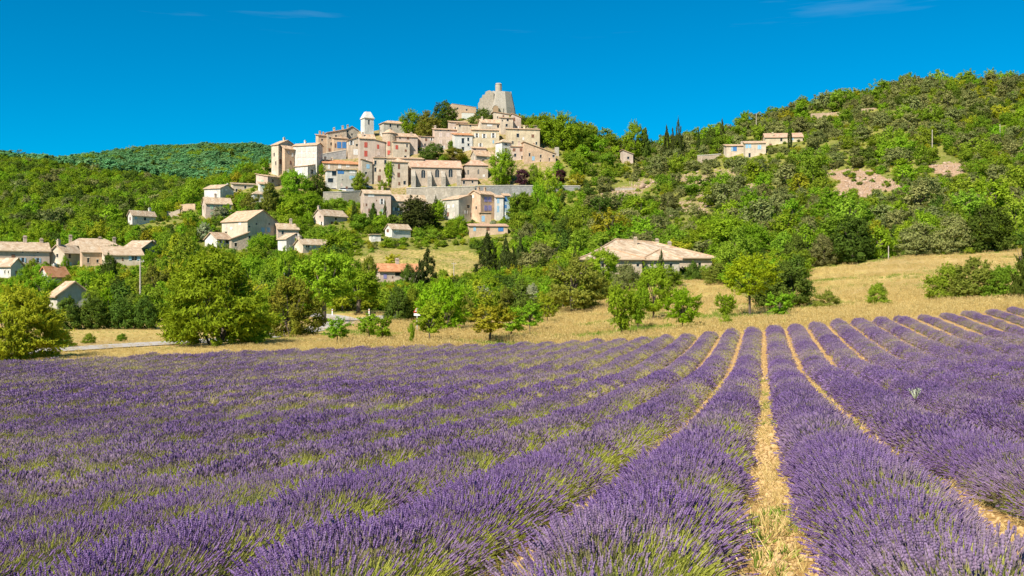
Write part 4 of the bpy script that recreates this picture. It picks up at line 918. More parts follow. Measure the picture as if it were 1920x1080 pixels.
T(832, 622, 525, 92, 'lime', 'many', 'bright lime green bushy tree behind the orchard', .02)
T(868, 610, 545, 62, 'olivebig', 'many', 'dull olive bush between lime tree and orchard', .0, 'shrub', cat='bush')
T(1075, 586, 482, 118, 'olivebig', 'thick', 'big spreading olive-green tree with dark trunk on the grass slope', .1)
T(1166, 631, 540, 62, 'vase', 'one', 'vase-shaped green tree near the lavender rows', .16)
T(1196, 616, 545, 46, 'vase', 'one', 'slender green tree behind the vase-shaped one', .16)
T(1225, 600, 498, 80, 'broad', 'one', 'round dark-green tree with pale trunk on the slope', .18)
T(1280, 618, 541, 66, 'lime', 'one', 'bright yellow-green round tree above the lavender', .2)
T(1360, 596, 553, 40, 'vase', 'one', 'small dark upright shrub on the golden grass', .12, 'shrub', cat='bush')
T(1362, 612, 590, 28, 'midbig', None, 'low tuft bush under the small dark shrub', .0, 'shrub', cat='bush')
T(1406, 592, 476, 104, 'acacia', 'one', 'feathery light green tree with bare twisting trunk', .36)
T(1468, 577, 492, 118, 'darkbig', 'many', 'broad dark evergreen mass behind the feathery tree', .0, 'evergreen_bush', cat='bush')
T(1461, 597, 548, 52, 'orchard', 'one', 'small rounded green tree in front of the dark evergreen', .2)
T(1549, 581, 543, 50, 'olivebig', None, 'brownish olive bush alone on the grass', .0, 'shrub', cat='bush')
T(1645, 574, 531, 52, 'midbig', None, 'round yellow-green bush alone on the grass', .0, 'shrub', cat='bush')
T(1776, 563, 496, 92, 'midbig', None, 'bush forming the downhill end of the thicket', .0, 'shrub', cat='bush')
T(1832, 563, 486, 96, 'olivebig', None, 'tallest leafy bush of the thicket on the grass', .0, 'shrub', cat='bush')
T(1884, 561, 498, 86, 'midbig', None, 'wide bush of the thicket near the dark conifer', .0, 'shrub', cat='bush')
T(1925, 563, 425, 76, 'conifer', 'one', 'dark green conifer at the edge of the view', .02)
T(1762, 468, 438, 46, 'olivebig', None, 'yellowish bush at the top of the dry meadow', .0, 'shrub', cat='bush')
T(1850, 472, 385, 108, 'darkbig', 'one', 'largest dark evergreen oak above the dry meadow', .0, 'oak_tree')
T(1790, 474, 402, 84, 'oakbig', 'one', 'grey-green oak beside the largest dark oak', .0, 'oak_tree')
T(1718, 478, 418, 88, 'oakbig', 'one', 'pale grey oak on the upper meadow edge', .0, 'oak_tree')
T(1600, 490, 405, 100, 'darkbig', 'one', 'tall dark oak standing on the meadow edge', .0, 'oak_tree')
T(1545, 497, 440, 70, 'oakbig', 'one', 'silvery oak beside the tall dark oak', .0, 'oak_tree')
T(1492, 505, 440, 66, 'darkbig', 'one', 'brown-green oak above the dark evergreen mass', .0, 'oak_tree')
# around the large farmhouse
for px, b, tp, w_ in ((1330, 478, 420, 84), (1372, 476, 408, 110), (1415, 482, 422, 80)):
    T(px, b, tp, w_, 'broad', None, {1330: 'bright leafy bush against the farmhouse roof', 1372: 'tallest bright leafy bush behind the farmhouse', 1415: 'bright leafy bush on the uphill side of the farmhouse'}[px], .0, 'leafy_bush', cat='bush')
T(1368, 526, 455, 86, 'midbig', 'many', 'light green bushy tree uphill of the farmhouse', .0)
T(1345, 533, 495, 54, 'olivebig', None, 'ochre-green bush at the farmhouse corner', .0, 'shrub', cat='bush')
T(1300, 528, 490, 40, 'darkbig', None, 'clipped dark bush before the farmhouse wall', .0, 'shrub', cat='bush')
T(1240, 520, 468, 13, 'cypress', None, 'small cypress in front of the farmhouse', .0)
T(1078, 506, 457, 9, 'cypress', None, 'pencil cypress at the corner of the farmhouse', .0)
T(1130, 530, 468, 78, 'broad', 'one', 'leafy tree hiding the farmhouse wing', .05)
T(1175, 548, 492, 62, 'oakbig', None, 'rounded grey bush below the farmhouse', .0, 'shrub', cat='bush')
T(1120, 562, 512, 66, 'olivebig', None, 'dull bush behind the spreading tree', .0, 'shrub', cat='bush')
T(1255, 540, 500, 56, 'midbig', None, 'light bush under the small cypress', .0, 'shrub', cat='bush')
T(1015, 520, 456, 104, 'oakbig', 'one', 'large round brown-green oak left of the farmhouse', .0, 'oak_tree')
T(988, 464, 416, 40, 'oakbig', 'one', 'brownish conical tree above the cypresses', .0)
# cypresses
for px, b, tp, w_, lb in ((802, 540, 466, 34, 'big cypress beside the red-orange roofed house'), (787, 543, 488, 24, 'shorter cypress touching the big one by the house'),
                          (914, 520, 436, 40, 'broadest cypress at the edge of the meadow'), (948, 520, 446, 30, 'cypress in the middle of the meadow-edge group'), (962, 520, 462, 15, 'slimmest cypress of the meadow-edge group'),
                          (976, 518, 445, 24, 'cypress at the uphill end of the meadow-edge group'), (1250, 300, 236, 16, 'shorter dark cypress in the skyline group'), (1272, 300, 224, 17, 'tallest cypress on the skyline'),
                          (1261, 300, 240, 11, 'thin cypress between the two skyline cypresses'), (1310, 292, 241, 9, 'lone pencil cypress on the skyline'), (1354, 272, 223, 11, 'pointed dark cypress on the hill crest'),
                          (1481, 280, 227, 10, 'cypress in front of the reddish hill roof'), (722, 424, 376, 9, 'pencil cypress beside the tall pinkish house'), (817, 404, 366, 10, 'thin cypress against the pale rampart')):
    T(px, b, tp, w_, 'cypress', None, lb, .0)
T(1210, 300, 236, 38, 'conifer', 'one', 'bare-topped fir on the saddle skyline', .02)
T(1190, 300, 230, 46, 'broad', 'one', 'round green tree on the saddle skyline', .1)
T(1105, 268, 232, 44, 'midbig', 'one', 'rounded tree at the end of the village skyline', .0)
T(1333, 286, 240, 34, 'darkbig', 'one', 'dark tree beside the crest cypress', .0)
# village trees
T(833, 238, 189, 50, 'darkbig', 'one', 'dark chestnut tree before the castle hall', .05)
T(770, 256, 208, 40, 'broad', 'one', 'dark green tree above the upper village roofs', .05)
T(802, 262, 210, 48, 'olivebig', 'one', 'greyish tree above the pink shuttered house', .05)
T(905, 236, 203, 46, 'darkbig', None, 'clipped dark hedge bush below the castle', .0, 'hedge_bush', cat='bush')
T(832, 242, 222, 18, 'darkbig', None, 'small clipped bush beside the pink roofed house', .0, 'hedge_bush', cat='bush')
T(1015, 262, 216, 62, 'broad', 'one', 'bright tree crown right of the castle', .0)
T(1052, 280, 214, 74, 'broad', 'one', 'tall dark-green tree on the eastern village crest', .0)
T(1085, 285, 228, 60, 'midbig', 'one', 'yellowish tree on the eastern village crest', .0)
T(812, 300, 268, 52, 'darkbig', None, 'dark garden bush above the church roof', .0, 'garden_bush', cat='bush')
T(852, 302, 276, 58, 'yellow' if False else 'olivebig', None, 'yellowish garden bush above the church roof', .0, 'garden_bush', cat='bush')
T(846, 280, 264, 16, 'midbig', None, 'small bush beneath the pink shuttered house', .0, 'garden_bush', cat='bush')
T(940, 352, 284, 50, 'broad', 'one', 'big chestnut tree beside the church choir', .05)
T(978, 350, 316, 30, 'purple', 'one', 'purple-leaved plum tree beside the chestnut', .1)
T(1050, 345, 317, 24, 'purple', 'one', 'smaller purple-leaved tree above the dark terrace wall', .05)
T(1000, 345, 308, 30, 'midbig', 'one', 'green tree between the two purple trees', .0)
T(1024, 384, 318, 52, 'broad', 'one', 'tall tree rising before the dark terrace wall', .0)
T(978, 418, 362, 68, 'midbig', 'one', 'large round tree right of the pale blue house', .0)
T(1010, 405, 345, 40, 'broad', 'one', 'dark tree against the dark terrace wall', .0)
T(552, 372, 320, 52, 'broad', 'one', 'bright chestnut tree on the parking terrace', .06)
T(595, 368, 325, 38, 'darkbig', 'one', 'dark chestnut tree on the parking terrace', .06)
T(675, 360, 322, 34, 'midbig', 'one', 'small tree on the square before the narrow grey house', .08)
T(729, 352, 306, 20, 'vase', 'one', 'young pale tree before the four-storey house', .1)
T(605, 328, 308, 18, 'broad', None, 'clipped green bush beside the cream orange-roofed house', .0, 'garden_bush', cat='bush')
T(785, 434, 370, 98, 'cedar', 'one', 'wide dark cedar below the rampart', .0)
T(700, 426, 378, 36, 'conifer', 'one', 'dark fir before the tall pinkish house', .02)
T(664, 418, 374, 24, 'conifer', 'one', 'dark fir under the parking terrace', .02)
T(505, 400, 345, 44, 'olivebig', 'one', 'greyish tree below the ridge-end houses', .0)
T(578, 410, 362, 78, 'broad', 'one', 'dense green tree below the parking terrace', .0)
T(632, 402, 372, 66, 'midbig', None, 'spreading bush under the tan terrace wall', .0, 'shrub', cat='bush')
T(570, 446, 408, 40, 'broad', 'one', 'round green tree left of the pinkish cottage', .05)
T(862, 438, 404, 32, 'broad', None, 'round clipped bush before the grey house', .0, 'garden_bush', cat='bush')
T(925, 432, 414, 22, 'silver', None, 'silvery bush before the blue garage doors', .0, 'garden_bush', cat='bush')
T(322, 462, 420, 36, 'conifer', 'one', 'blue-green fir below the ruin walls', .0)
T(382, 452, 418, 32, 'silver', 'one', 'pale grey-green tree beside the big cream farmhouse', .0)
T(412, 412, 388, 40, 'silver', None, 'pale flowering bush before the pink house with green shutters', .0, 'shrub', cat='bush')
T(470, 398, 362, 38, 'olivebig', 'one', 'grey-green tree right of the pink green-shuttered house', .0)
T(505, 466, 440, 44, 'broad', None, 'bush before the pale blue shutters of the big farmhouse', .0, 'shrub', cat='bush')
T(480, 482, 444, 34, 'broad', None, 'bush at the corner of the big cream farmhouse', .0, 'shrub', cat='bush')
# hamlet and valley trees
T(205, 545, 476, 46, 'darkbig', 'one', 'dark tree before the low cream hamlet house', .0)
T(122, 512, 480, 14, 'broad', None, 'ivy column on the cream hamlet house', .0, 'ivy_bush', cat='bush')
T(280, 502, 474, 30, 'broad', None, 'round bush beside the tan gabled hamlet house', .0, 'shrub', cat='bush')
T(85, 505, 490, 22, 'midbig', None, 'small bush below the long pink farmhouse', .0, 'shrub', cat='bush')
for px, b, tp, w_, cr_, lb in ((50, 556, 502, 48, 'broad', 'leafy tree below the white hamlet house'), (78, 572, 515, 58, 'broad', 'leafy tree left of the grey barn'), (130, 545, 516, 40, 'rust', 'brownish bush by the orange roof'),
                               (160, 560, 505, 56, 'broad', 'large round tree behind the grey barn'), (205, 562, 512, 44, 'lime', 'bright pale green tree above the dark hedge'), (205, 585, 540, 44, 'lime', 'bright rounded bush above the dark hedge'),
                               (245, 560, 520, 38, 'broad', 'round tree left of the wooden pole'), (290, 570, 495, 60, 'olivebig', 'brownish tree right of the wooden pole'), (330, 560, 492, 60, 'yellow_', 'yellowish tree behind the huge bushy tree'),
                               (20, 585, 540, 60, 'broad', 'tree behind the yellow-green willow'), (175, 585, 540, 44, 'midbig', 'bush between barn and bright rounded bush'), (500, 590, 500, 70, 'midbig', 'tree right of the huge bushy tree'),
                               (470, 560, 480, 80, 'broad', 'tree peeking over the huge bushy tree'), (540, 560, 470, 60, 'broad', 'leafy tree by the white lamp post'), (655, 545, 480, 56, 'broad', 'tall tree between the plane trees and the red-orange house'),
                               (690, 545, 482, 46, 'rust', 'greyish-brown thorn tree left of the red-orange house'), (745, 603, 535, 56, 'darkbig', 'dark bush right of the round plane tree'), (775, 600, 538, 50, 'midbig', 'bush behind the warning sign'),
                               (765, 532, 494, 30, 'darkbig', 'ivy-covered bush at the red-orange house wall'), (735, 505, 478, 40, 'yellow_', 'yellow-green bush behind the red-orange house'), (870, 560, 520, 56, 'midbig', 'bush at the foot of the meadow'),
                               (905, 585, 538, 46, 'silver', 'dull silver olive tree behind the orchard'), (998, 572, 533, 36, 'silver', 'pale round olive tree on the slope'), (950, 590, 540, 48, 'olivebig', 'yellowish bush between the two olives'),
                               (935, 560, 515, 74, 'darkbig', 'dark bush below the cypresses'), (985, 552, 515, 60, 'midbig', 'green bush below the round oak'), (1000, 545, 500, 60, 'broad', 'leafy tree at the foot of the round oak'),
                               (1045, 558, 500, 56, 'midbig', 'bush behind the big spreading tree'), (830, 530, 505, 34, 'midbig', 'low bush right of the cypress pair'), (855, 572, 540, 40, 'lime', 'light green bush below the meadow')):
    T(px, b, tp, w_, 'orchardy' if cr_ == 'yellow_' else cr_, 'one', lb, .0, 'shrub' if 'bush' in lb else 'leafy_tree', cat='bush' if 'bush' in lb else 'tree')
for px, w_, lb in ((128, 66, 'dark hedge shrub next to the grey barn'), (178, 64, 'second dark hedge shrub beyond the stubble field'), (226, 62, 'third dark hedge shrub beyond the stubble field'), (272, 64, 'dark hedge shrub nearest the huge bushy tree')):
    T(px, 617, 556, w_, 'darkbig', None, lb, .0, 'hedge_shrub', cat='bush', group='dark hedge behind the stubble field')
for px, b, tp, w_, lb in ((118, 652, 618, 46, 'weedy bush at the roadside by the willow'), (168, 644, 624, 26, 'small weed bush on the stubble edge'), (228, 640, 625, 26, 'tiny roadside weed bush'), (495, 640, 606, 40, 'low bush beside the road below the rusty tree')):
    T(px, b, tp, w_, 'midbig', None, lb, .0, 'weed_bush', cat='bush')

# ---------------------------------------------------------------- geometry-node scatter for what nobody could count
def scatter(name, pts, rot, scl, idx_, lod, lods, parent=None, tint=None):
    """one object whose points carry shared tufts; lods: list of lists of meshes"""
    me = bpy.data.meshes.new(name); pts = np.asarray(pts, np.float32)
    me.vertices.add(len(pts)); me.vertices.foreach_set('co', pts.ravel())
    def put(an, ty, key, arr):
        at = me.attributes.new(an, ty, 'POINT'); at.data.foreach_set(key, np.ascontiguousarray(arr).ravel())
    put('rot', 'FLOAT_VECTOR', 'vector', np.asarray(rot, np.float32))
    scl = np.asarray(scl, np.float32)
    if scl.ndim == 1: scl = np.repeat(scl[:, None], 3, 1)
    put('scl', 'FLOAT_VECTOR', 'vector', scl)
    put('pick', 'INT', 'value', np.asarray(idx_, np.int32)); put('lod', 'INT', 'value', np.asarray(lod, np.int32))
    put('tint', 'FLOAT', 'value', np.asarray(tint if tint is not None else np.random.default_rng(len(pts)).random(len(pts)), np.float32))
    o = link(bpy.data.objects.new(name, me), parent); o['kind'] = 'stuff'
    key = tuple(m.name for L in lods for m in L)
    if key not in scatter.cache: scatter.cache[key] = scatter_tree(lods)
    md = o.modifiers.new('scatter', 'NODES'); md.node_group = scatter.cache[key]
    return o
scatter.cache = {}
def scatter_tree(lods):
    g = bpy.data.node_groups.new('scatter', 'GeometryNodeTree')
    g.interface.new_socket('Geometry', in_out='INPUT', socket_type='NodeSocketGeometry'); g.interface.new_socket('Geometry', in_out='OUTPUT', socket_type='NodeSocketGeometry')
    N, L = g.nodes, g.links
    gi, go = N.new('NodeGroupInput'), N.new('NodeGroupOutput')
    def na(nm, ty):
        q = N.new('GeometryNodeInputNamedAttribute'); q.data_type = ty; q.inputs[0].default_value = nm; return q.outputs[0]
    rot, scl, pick, lod = na('rot', 'FLOAT_VECTOR'), na('scl', 'FLOAT_VECTOR'), na('pick', 'INT'), na('lod', 'INT')
    e2r = N.new('FunctionNodeEulerToRotation'); L.new(rot, e2r.inputs[0])
    jo = N.new('GeometryNodeJoinGeometry')
    for li, meshes in enumerate(lods):
        jj = N.new('GeometryNodeJoinGeometry')
        for m in meshes:
            ob = bpy.data.objects.get('src_' + m.name) or bpy.data.objects.new('src_' + m.name, m)
            oi = N.new('GeometryNodeObjectInfo'); oi.inputs[0].default_value = ob
            ti = N.new('GeometryNodeGeometryToInstance'); L.new(oi.outputs['Geometry'], ti.inputs[0]); L.new(ti.outputs[0], jj.inputs[0])
        ip = N.new('GeometryNodeInstanceOnPoints'); L.new(gi.outputs[0], ip.inputs['Points']); L.new(jj.outputs[0], ip.inputs['Instance'])
        ip.inputs['Pick Instance'].default_value = True
        L.new(pick, ip.inputs['Instance Index']); L.new(e2r.outputs[0], ip.inputs['Rotation']); L.new(scl, ip.inputs['Scale'])
        cp = N.new('FunctionNodeCompare'); cp.data_type = 'INT'; cp.operation = 'EQUAL'
        ii = [s for s in cp.inputs if s.type == 'INT']; L.new(lod, ii[0]); ii[1].default_value = li
        L.new(cp.outputs[0], ip.inputs['Selection'])
        L.new(ip.outputs[0], jo.inputs[0])
    L.new(jo.outputs[0], go.inputs[0])
    return g

# ---------------------------------------------------------------- trees and scrub of the slopes
BLOCK += [(897, 990, 440, 496, 262), (786, 820, 468, 520, 232), (1562, 1672, 328, 352, 345), (1745, 1795, 309, 326, 330), (690, 890, 474, 500, 290), (1180, 1225, 345, 362, 360), (700, 790, 494, 524, 232)]
BL = np.array(BLOCK)
def indoors(x, y, pad=1.2):
    x = np.asarray(x); y = np.asarray(y); r_ = np.zeros(x.shape, bool)
    for (cx, cy, c, s_, w, l) in FOOT:
        u = (x - cx) * c + (y - cy) * s_; v = -(x - cx) * s_ + (y - cy) * c
        r_ |= (u > -pad) & (u < w + pad) & (v > -pad) & (v < l + pad)
    return r_
def blocked(px, py, w, h, d):
    """would a crown of w x h pixels standing at (px, py) cover a facade behind it?"""
    return bool(np.any((BL[:, 4] > d - 1) & (BL[:, 0] < px + w * .5) & (BL[:, 1] > px - w * .5) & (BL[:, 2] < py) & (BL[:, 3] > py - h * 1.05)))
rg = np.random.default_rng(11)
def zone(px, py, d):
    if d > 560 or (px < 260 and d > 300) or (px < 400 and d > 345): return 'west'
    if px > 1090 and d > 200: return 'east'
    if d < 185: return 'valley'
    return 'below'
MIX = {'west': [('s_green', .36), ('s_oak', .14), ('s_bright', .22), ('s_dark', .28)], 'east': [('s_oak', .42), ('s_green', .30), ('s_dark', .10), ('s_bright', .14), ('s_yellow', .04)],
       'valley': [('s_green', .35), ('s_bright', .4), ('s_dark', .15), ('s_yellow', .1)], 'below': [('s_bright', .46), ('s_green', .34), ('s_yellow', .08), ('s_dark', .12)]}
cand = []
npl = 60000
# candidates spread evenly over the slopes
xs = rg.uniform(-430, 480, npl); ys = rg.uniform(95, 760, npl)
zs = terr(xs, ys); pxs = 960 + FPX * xs / ys; pys = 540 - (zs - EYE) / ys * FPX
gline = np.interp(pxs, *GRASSLINE)
ok = (pxs > -160) & (pxs < 2080) & (pys < gline - 2) & ~inpoly(pxs, pys, MEADOW)
for p in SCREE[:6]: ok &= ~(inpoly(pxs, pys, p) & (rg.random(npl) < .965))
ok &= ~((pxs > 505) & (pxs < 1045) & (ys > 352) & (ys < 440) & (rg.random(npl) < .8))
ok &= ~((pxs > 560) & (pxs < 770) & (pys > 583)) & ~((ys > 470) & (pxs > 420)) & ~((ys > 388) & (pxs > 470) & (pxs < 752))
ok &= ~indoors(xs, ys, 1.6)
grid = {}
def near(x, y, r):
    i, j = int(x // 6), int(y // 6)
    for a in range(i - 1, i + 2):
        for b in range(j - 1, j + 2):
            for (q0, q1, q2) in grid.get((a, b), ()):
                if (q0 - x) ** 2 + (q1 - y) ** 2 < (.36 * (r + q2)) ** 2: return True
    return False
for (x, y, w) in PLACED: grid.setdefault((int(x // 6), int(y // 6)), []).append((x, y, w * .7))
for i in np.where(ok)[0]:
    x, y, z, px, py = xs[i], ys[i], zs[i], pxs[i], pys[i]
    zn = zone(px, py, y)
    u = rg.random()
    w = {'west': 3.0 + 5.2 * u * u, 'east': 2.8 + 6.4 * u ** 1.8, 'valley': 2.3 + 2.5 * u, 'below': 2.4 + 4.2 * u}[zn]
    h = w * rg.uniform(.62, .98) * (1.15 if zn in ('valley', 'below') else 1.)
    if zn == 'below' and 650 < px < 960 and py > 440: w *= .7; h *= .6
    wp, hp = w * FPX / y, h * FPX / y
    if near(x, y, w): continue
    if blocked(px, py, wp, hp, y): 
        w *= .45; h *= .4
        if blocked(px, py, w * FPX / y, h * FPX / y, y): continue
    r = rg.random(); kd = None
    for kname, pr in MIX[zn]:
        kd = kname; r -= pr
        if r < 0: break
    grid.setdefault((int(x // 6), int(y // 6)), []).append((x, y, w))
    cand.append((wp * hp, kd, zn, x, y, z, w, h))
cand.sort(key=lambda c: -c[0])
KN = {'s_oak': ('oak_tree', 'grey-green holm oak'), 's_green': ('slope_tree', 'mid-green bushy tree'), 's_bright': ('slope_bush', 'bright green bush'), 's_dark': ('dark_tree', 'dark green bushy tree'), 's_yellow': ('yellow_bush', 'yellow-green bush')}
LAND = [(30, 330, 'high on the wooded slope above the hamlet'), (200, 370, 'on the wooded slope above the lone white cottage'), (90, 430, 'on the wooded slope just behind the hamlet roofs'), (330, 380, 'on the wooded slope near the ruin walls'),
        (470, 430, 'around the big cream farmhouse'), (600, 440, 'below the parking terrace'), (560, 500, 'between the cream cottage and the plane trees'), (60, 540, 'around the grey barn'), (760, 440, 'between the cedar and the sloping meadow'),
        (880, 560, 'in the thicket behind the orchard'), (1000, 440, 'on the slope above the meadow cypresses'), (930, 400, 'below the lavender-shuttered house'), (1080, 300, 'on the eastern side of the village'), (1090, 400, 'between the dark terrace wall and the farmhouse'),
        (1250, 400, 'around the pale rocks above the farmhouse'), (1240, 310, 'in the saddle below the skyline cypresses'), (1420, 320, 'below the blue-shuttered hill houses'), (1430, 420, 'on the scrub slope behind the feathery tree'), (1560, 270, 'above the stony scree'),
        (1600, 430, 'between the stony scree and the dry meadow'), (1780, 390, 'above the oaks of the dry meadow'), (1820, 300, 'on the steep scrub below the hill crest'), (1600, 210, 'around the ochre dry stone wall'), (1800, 190, 'along the hill crest'), (1440, 230, 'on the hill shoulder above the reddish roof'), (620, 250, 'among the upper village houses'), (800, 350, 'among the houses around the church')]
LA = np.array([(a, b * 1.6) for a, b, c in LAND])
cnt = {}; rest = []
for c in cand:
    kd = c[1]
    if cnt.get(kd, 0) >= 300: rest.append(c); continue
    cnt[kd] = cnt.get(kd, 0) + 1
    nm, lb = KN[kd]
    _, _, zn, x, y, z, w, h = c
    q = pix(x, y, z + h * .5); ph = LAND[int(np.argmin((LA[:, 0] - q[0]) ** 2 + (LA[:, 1] - q[1] * 1.6) ** 2))][2]
    size = 'large ' if c[0] > 2200 else ('small ' if c[0] < 450 else '')
    lab = size + lb + ' ' + ph; cat = 'bush' if 'bush' in nm else 'tree'; sd = int(rg.integers(0, 9))
    if cnt[kd] <= 110:
        tree(nm, (x, y, z - .15), w, h, kd, 'one', lab, lab, cat, .0, None, sd)
    else:
        o = link(bpy.data.objects.new(nm, CROWN[kd][sd % len(CROWN[kd])])); o.location = (x, y, z - .15); q0 = rg.uniform(.8, 1.22); o.scale = (w * q0, w / q0, h); o.rotation_euler.z = RNG.random() * 6.28
        tag(o, lab, cat, lab)
keys = list(KN)
srcs = [CROWN[k] for k in keys]
if rest:
    P = np.array([(c[3], c[4], c[5] - .15) for c in rest]); m_ = len(rest)
    o = scatter('hillside_scrub', P, np.stack([np.zeros(m_), np.zeros(m_), rg.random(m_) * 6.28], 1), np.array([(c[6], c[6], c[7]) for c in rest]),
                rg.integers(0, 4, m_), [keys.index(c[1]) for c in rest], srcs)
    tag(o, 'mass of smaller trees and scrub covering the slopes', 'scrub', None, 'stuff')
# low undergrowth between them
m_ = 60000
x = rg.uniform(-430, 480, m_); y = rg.uniform(100, 740, m_); z = terr(x, y); px = 960 + FPX * x / y; py = 540 - (z - EYE) / y * FPX
ok = (px > -140) & (px < 2060) & (py < np.interp(px, *GRASSLINE) - 1) & ~inpoly(px, py, MEADOW) & ~((px > 505) & (px < 1045) & (y > 355) & (y < 440)) & ~((px > 560) & (px < 770) & (py > 583))
for p in SCREE: ok &= ~(inpoly(px, py, p) & (rg.random(m_) < .6))
ok &= ~indoors(x, y, .9)
x, y, z = x[ok], y[ok], z[ok]; m_ = len(x); s = rg.uniform(.7, 2.1, m_)
lodk = rg.choice([0, 1, 1, 2, 4], m_)
o = scatter('undergrowth', np.stack([x, y, z - .1], 1), np.stack([np.zeros(m_), np.zeros(m_), rg.random(m_) * 6.28], 1), np.stack([s, s, s * .6], 1), rg.integers(0, 2, m_), lodk, srcs)
tag(o, 'low green undergrowth between the trees on the slopes', 'undergrowth', None, 'stuff')
# far wood on the ridge beyond
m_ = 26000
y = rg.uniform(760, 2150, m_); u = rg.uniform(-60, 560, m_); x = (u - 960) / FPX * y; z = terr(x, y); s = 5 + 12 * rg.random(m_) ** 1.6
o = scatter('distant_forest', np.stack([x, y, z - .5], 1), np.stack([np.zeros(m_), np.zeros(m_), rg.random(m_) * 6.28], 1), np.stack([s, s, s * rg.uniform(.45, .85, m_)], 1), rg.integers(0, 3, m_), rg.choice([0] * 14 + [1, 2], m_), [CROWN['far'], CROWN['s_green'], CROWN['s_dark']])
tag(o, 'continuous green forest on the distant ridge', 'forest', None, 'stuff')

# rocks of the scree and outcrops
def rock_mesh(seed, mat):
    r = np.random.default_rng(seed); n1_, n2_ = 7, 5; V = []
    for i in range(n2_):
        ph = math.pi * i / (n2_ - 1)
        for j in range(n1_):
            th = 2 * math.pi * j / n1_; k = r.uniform(.7, 1.1); V.append((.5 * k * math.sin(ph) * math.cos(th), .5 * k * math.sin(ph) * math.sin(th), .32 * k * math.cos(ph) + .12))
    F = [[i * n1_ + j, i * n1_ + (j + 1) % n1_, (i + 1) * n1_ + (j + 1) % n1_, (i + 1) * n1_ + j] for i in range(n2_ - 1) for j in range(n1_)]
    return np_mesh('rock', V, F, mat)
ROCKM = plain('limestone_rock', (.40, .28, .195), .95, .35, 2); STONEM = plain('field_stone', (.50, .335, .155), .95, .35, 9)
rocks = [rock_mesh(i, ROCKM) for i in range(5)]; stones = [rock_mesh(30 + i, STONEM) for i in range(5)]
P = []; S = []
for p in SCREE:
    a = np.array(p); tries = 0; got = 0; area = (a[:, 0].max() - a[:, 0].min()) * (a[:, 1].max() - a[:, 1].min())
    while got < area * .10 and tries < 4000:
        tries += 1
        qx, qy = rg.uniform(a[:, 0].min(), a[:, 0].max()), rg.uniform(a[:, 1].min(), a[:, 1].max())
        if inpoly([qx], [qy], p)[0]:
            X_, D_, Z_ = gpt(qx, qy); P.append((X_ + rg.uniform(-.5, .5), D_ + rg.uniform(-1.5, 1.5), 0)); S.append(rg.uniform(.25, .8) * (2.2 if rg.random() < .06 else 1)); got += 1
P = np.array(P); P[:, 2] = terr(P[:, 0], P[:, 1]) - .1; m_ = len(P)
o = scatter('scree', P, rg.uniform(-.4, .4, (m_, 3)) + np.array([0, 0, 1]) * rg.random((m_, 1)) * 6, np.array(S), rg.integers(0, 5, m_), np.zeros(m_), [rocks])
tag(o, 'loose pale stones on the terraced scrubby hill', 'scree', None, 'stuff')
for i, (qx, qy, s, lb) in enumerate(((1165, 372, 5.5, 'long slanting orange rock slab on the slope'), (1205, 352, 5.0, 'jagged pale outcrop above the slanting slab'), (1292, 352, 4.2, 'grey rock outcrop under the saddle oaks'),
                                     (1258, 408, 3.6, 'small white cliff above the farmhouse'), (1305, 400, 5.0, 'broad pale rock face above the farmhouse'), (1340, 345, 4.0, 'tan outcrop below the garden wall'), (1130, 392, 3.8, 'lowest orange slab of the rocky band'))):
    X_, D_, Z_ = gpt(qx, qy); o = link(bpy.data.objects.new('rock_outcrop', rocks[i % 5])); o.location = (X_, D_, Z_ - .3); o.scale = (s, s * .7, s * .8); o.rotation_euler = (.1 * i, .35 - .1 * i, i * 1.3)
    tag(o, lb, 'rock', 'rock outcrops on the slope')

# ---------------------------------------------------------------- lavender
def lav_mat():
    t = NT('lavender_flower')
    k = t.attr('tint', 'INSTANCER'); f = t.attr('shade')
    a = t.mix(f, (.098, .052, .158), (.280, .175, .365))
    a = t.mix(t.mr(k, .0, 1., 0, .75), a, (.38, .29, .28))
    df = t.new('ShaderNodeBsdfDiffuse'); tr = t.new('ShaderNodeBsdfTranslucent'); mx = t.new('ShaderNodeMixShader'); mx.inputs[0].default_value = .25
    t.l.new(a, df.inputs[0]); t.l.new(a, tr.inputs[0]); t.l.new(df.outputs[0], mx.inputs[1]); t.l.new(tr.outputs[0], mx.inputs[2]); t.l.new(mx.outputs[0], t.out.inputs[0]); t.n.remove(t.b)
    return t.m
def stem_mat(name, c1, c2):
    t = NT(name); f = t.attr('shade'); a = t.mix(f, c1, c2); df = t.new('ShaderNodeBsdfDiffuse'); tr = t.new('ShaderNodeBsdfTranslucent'); mx = t.new('ShaderNodeMixShader'); mx.inputs[0].default_value = .25
    t.l.new(a, df.inputs[0]); t.l.new(a, tr.inputs[0]); t.l.new(df.outputs[0], mx.inputs[1]); t.l.new(tr.outputs[0], mx.inputs[2]); t.l.new(mx.outputs[0], t.out.inputs[0]); t.n.remove(t.b)
    return t.m
LAVF = lav_mat(); LAVS = stem_mat('lavender_stem', (.17, .155, .065), (.42, .36, .20)); LAVG = stem_mat('lavender_leaf', (.19, .22, .02), (.48, .49, .09)); LAVD = stem_mat('dry_lavender_leaf', (.26, .22, .07), (.58, .49, .24)); STRAW = stem_mat('straw', (.42, .29, .09), (.73, .575, .25)); GREENB = stem_mat('fresh_blade', (.10, .17, .02), (.30, .38, .06))
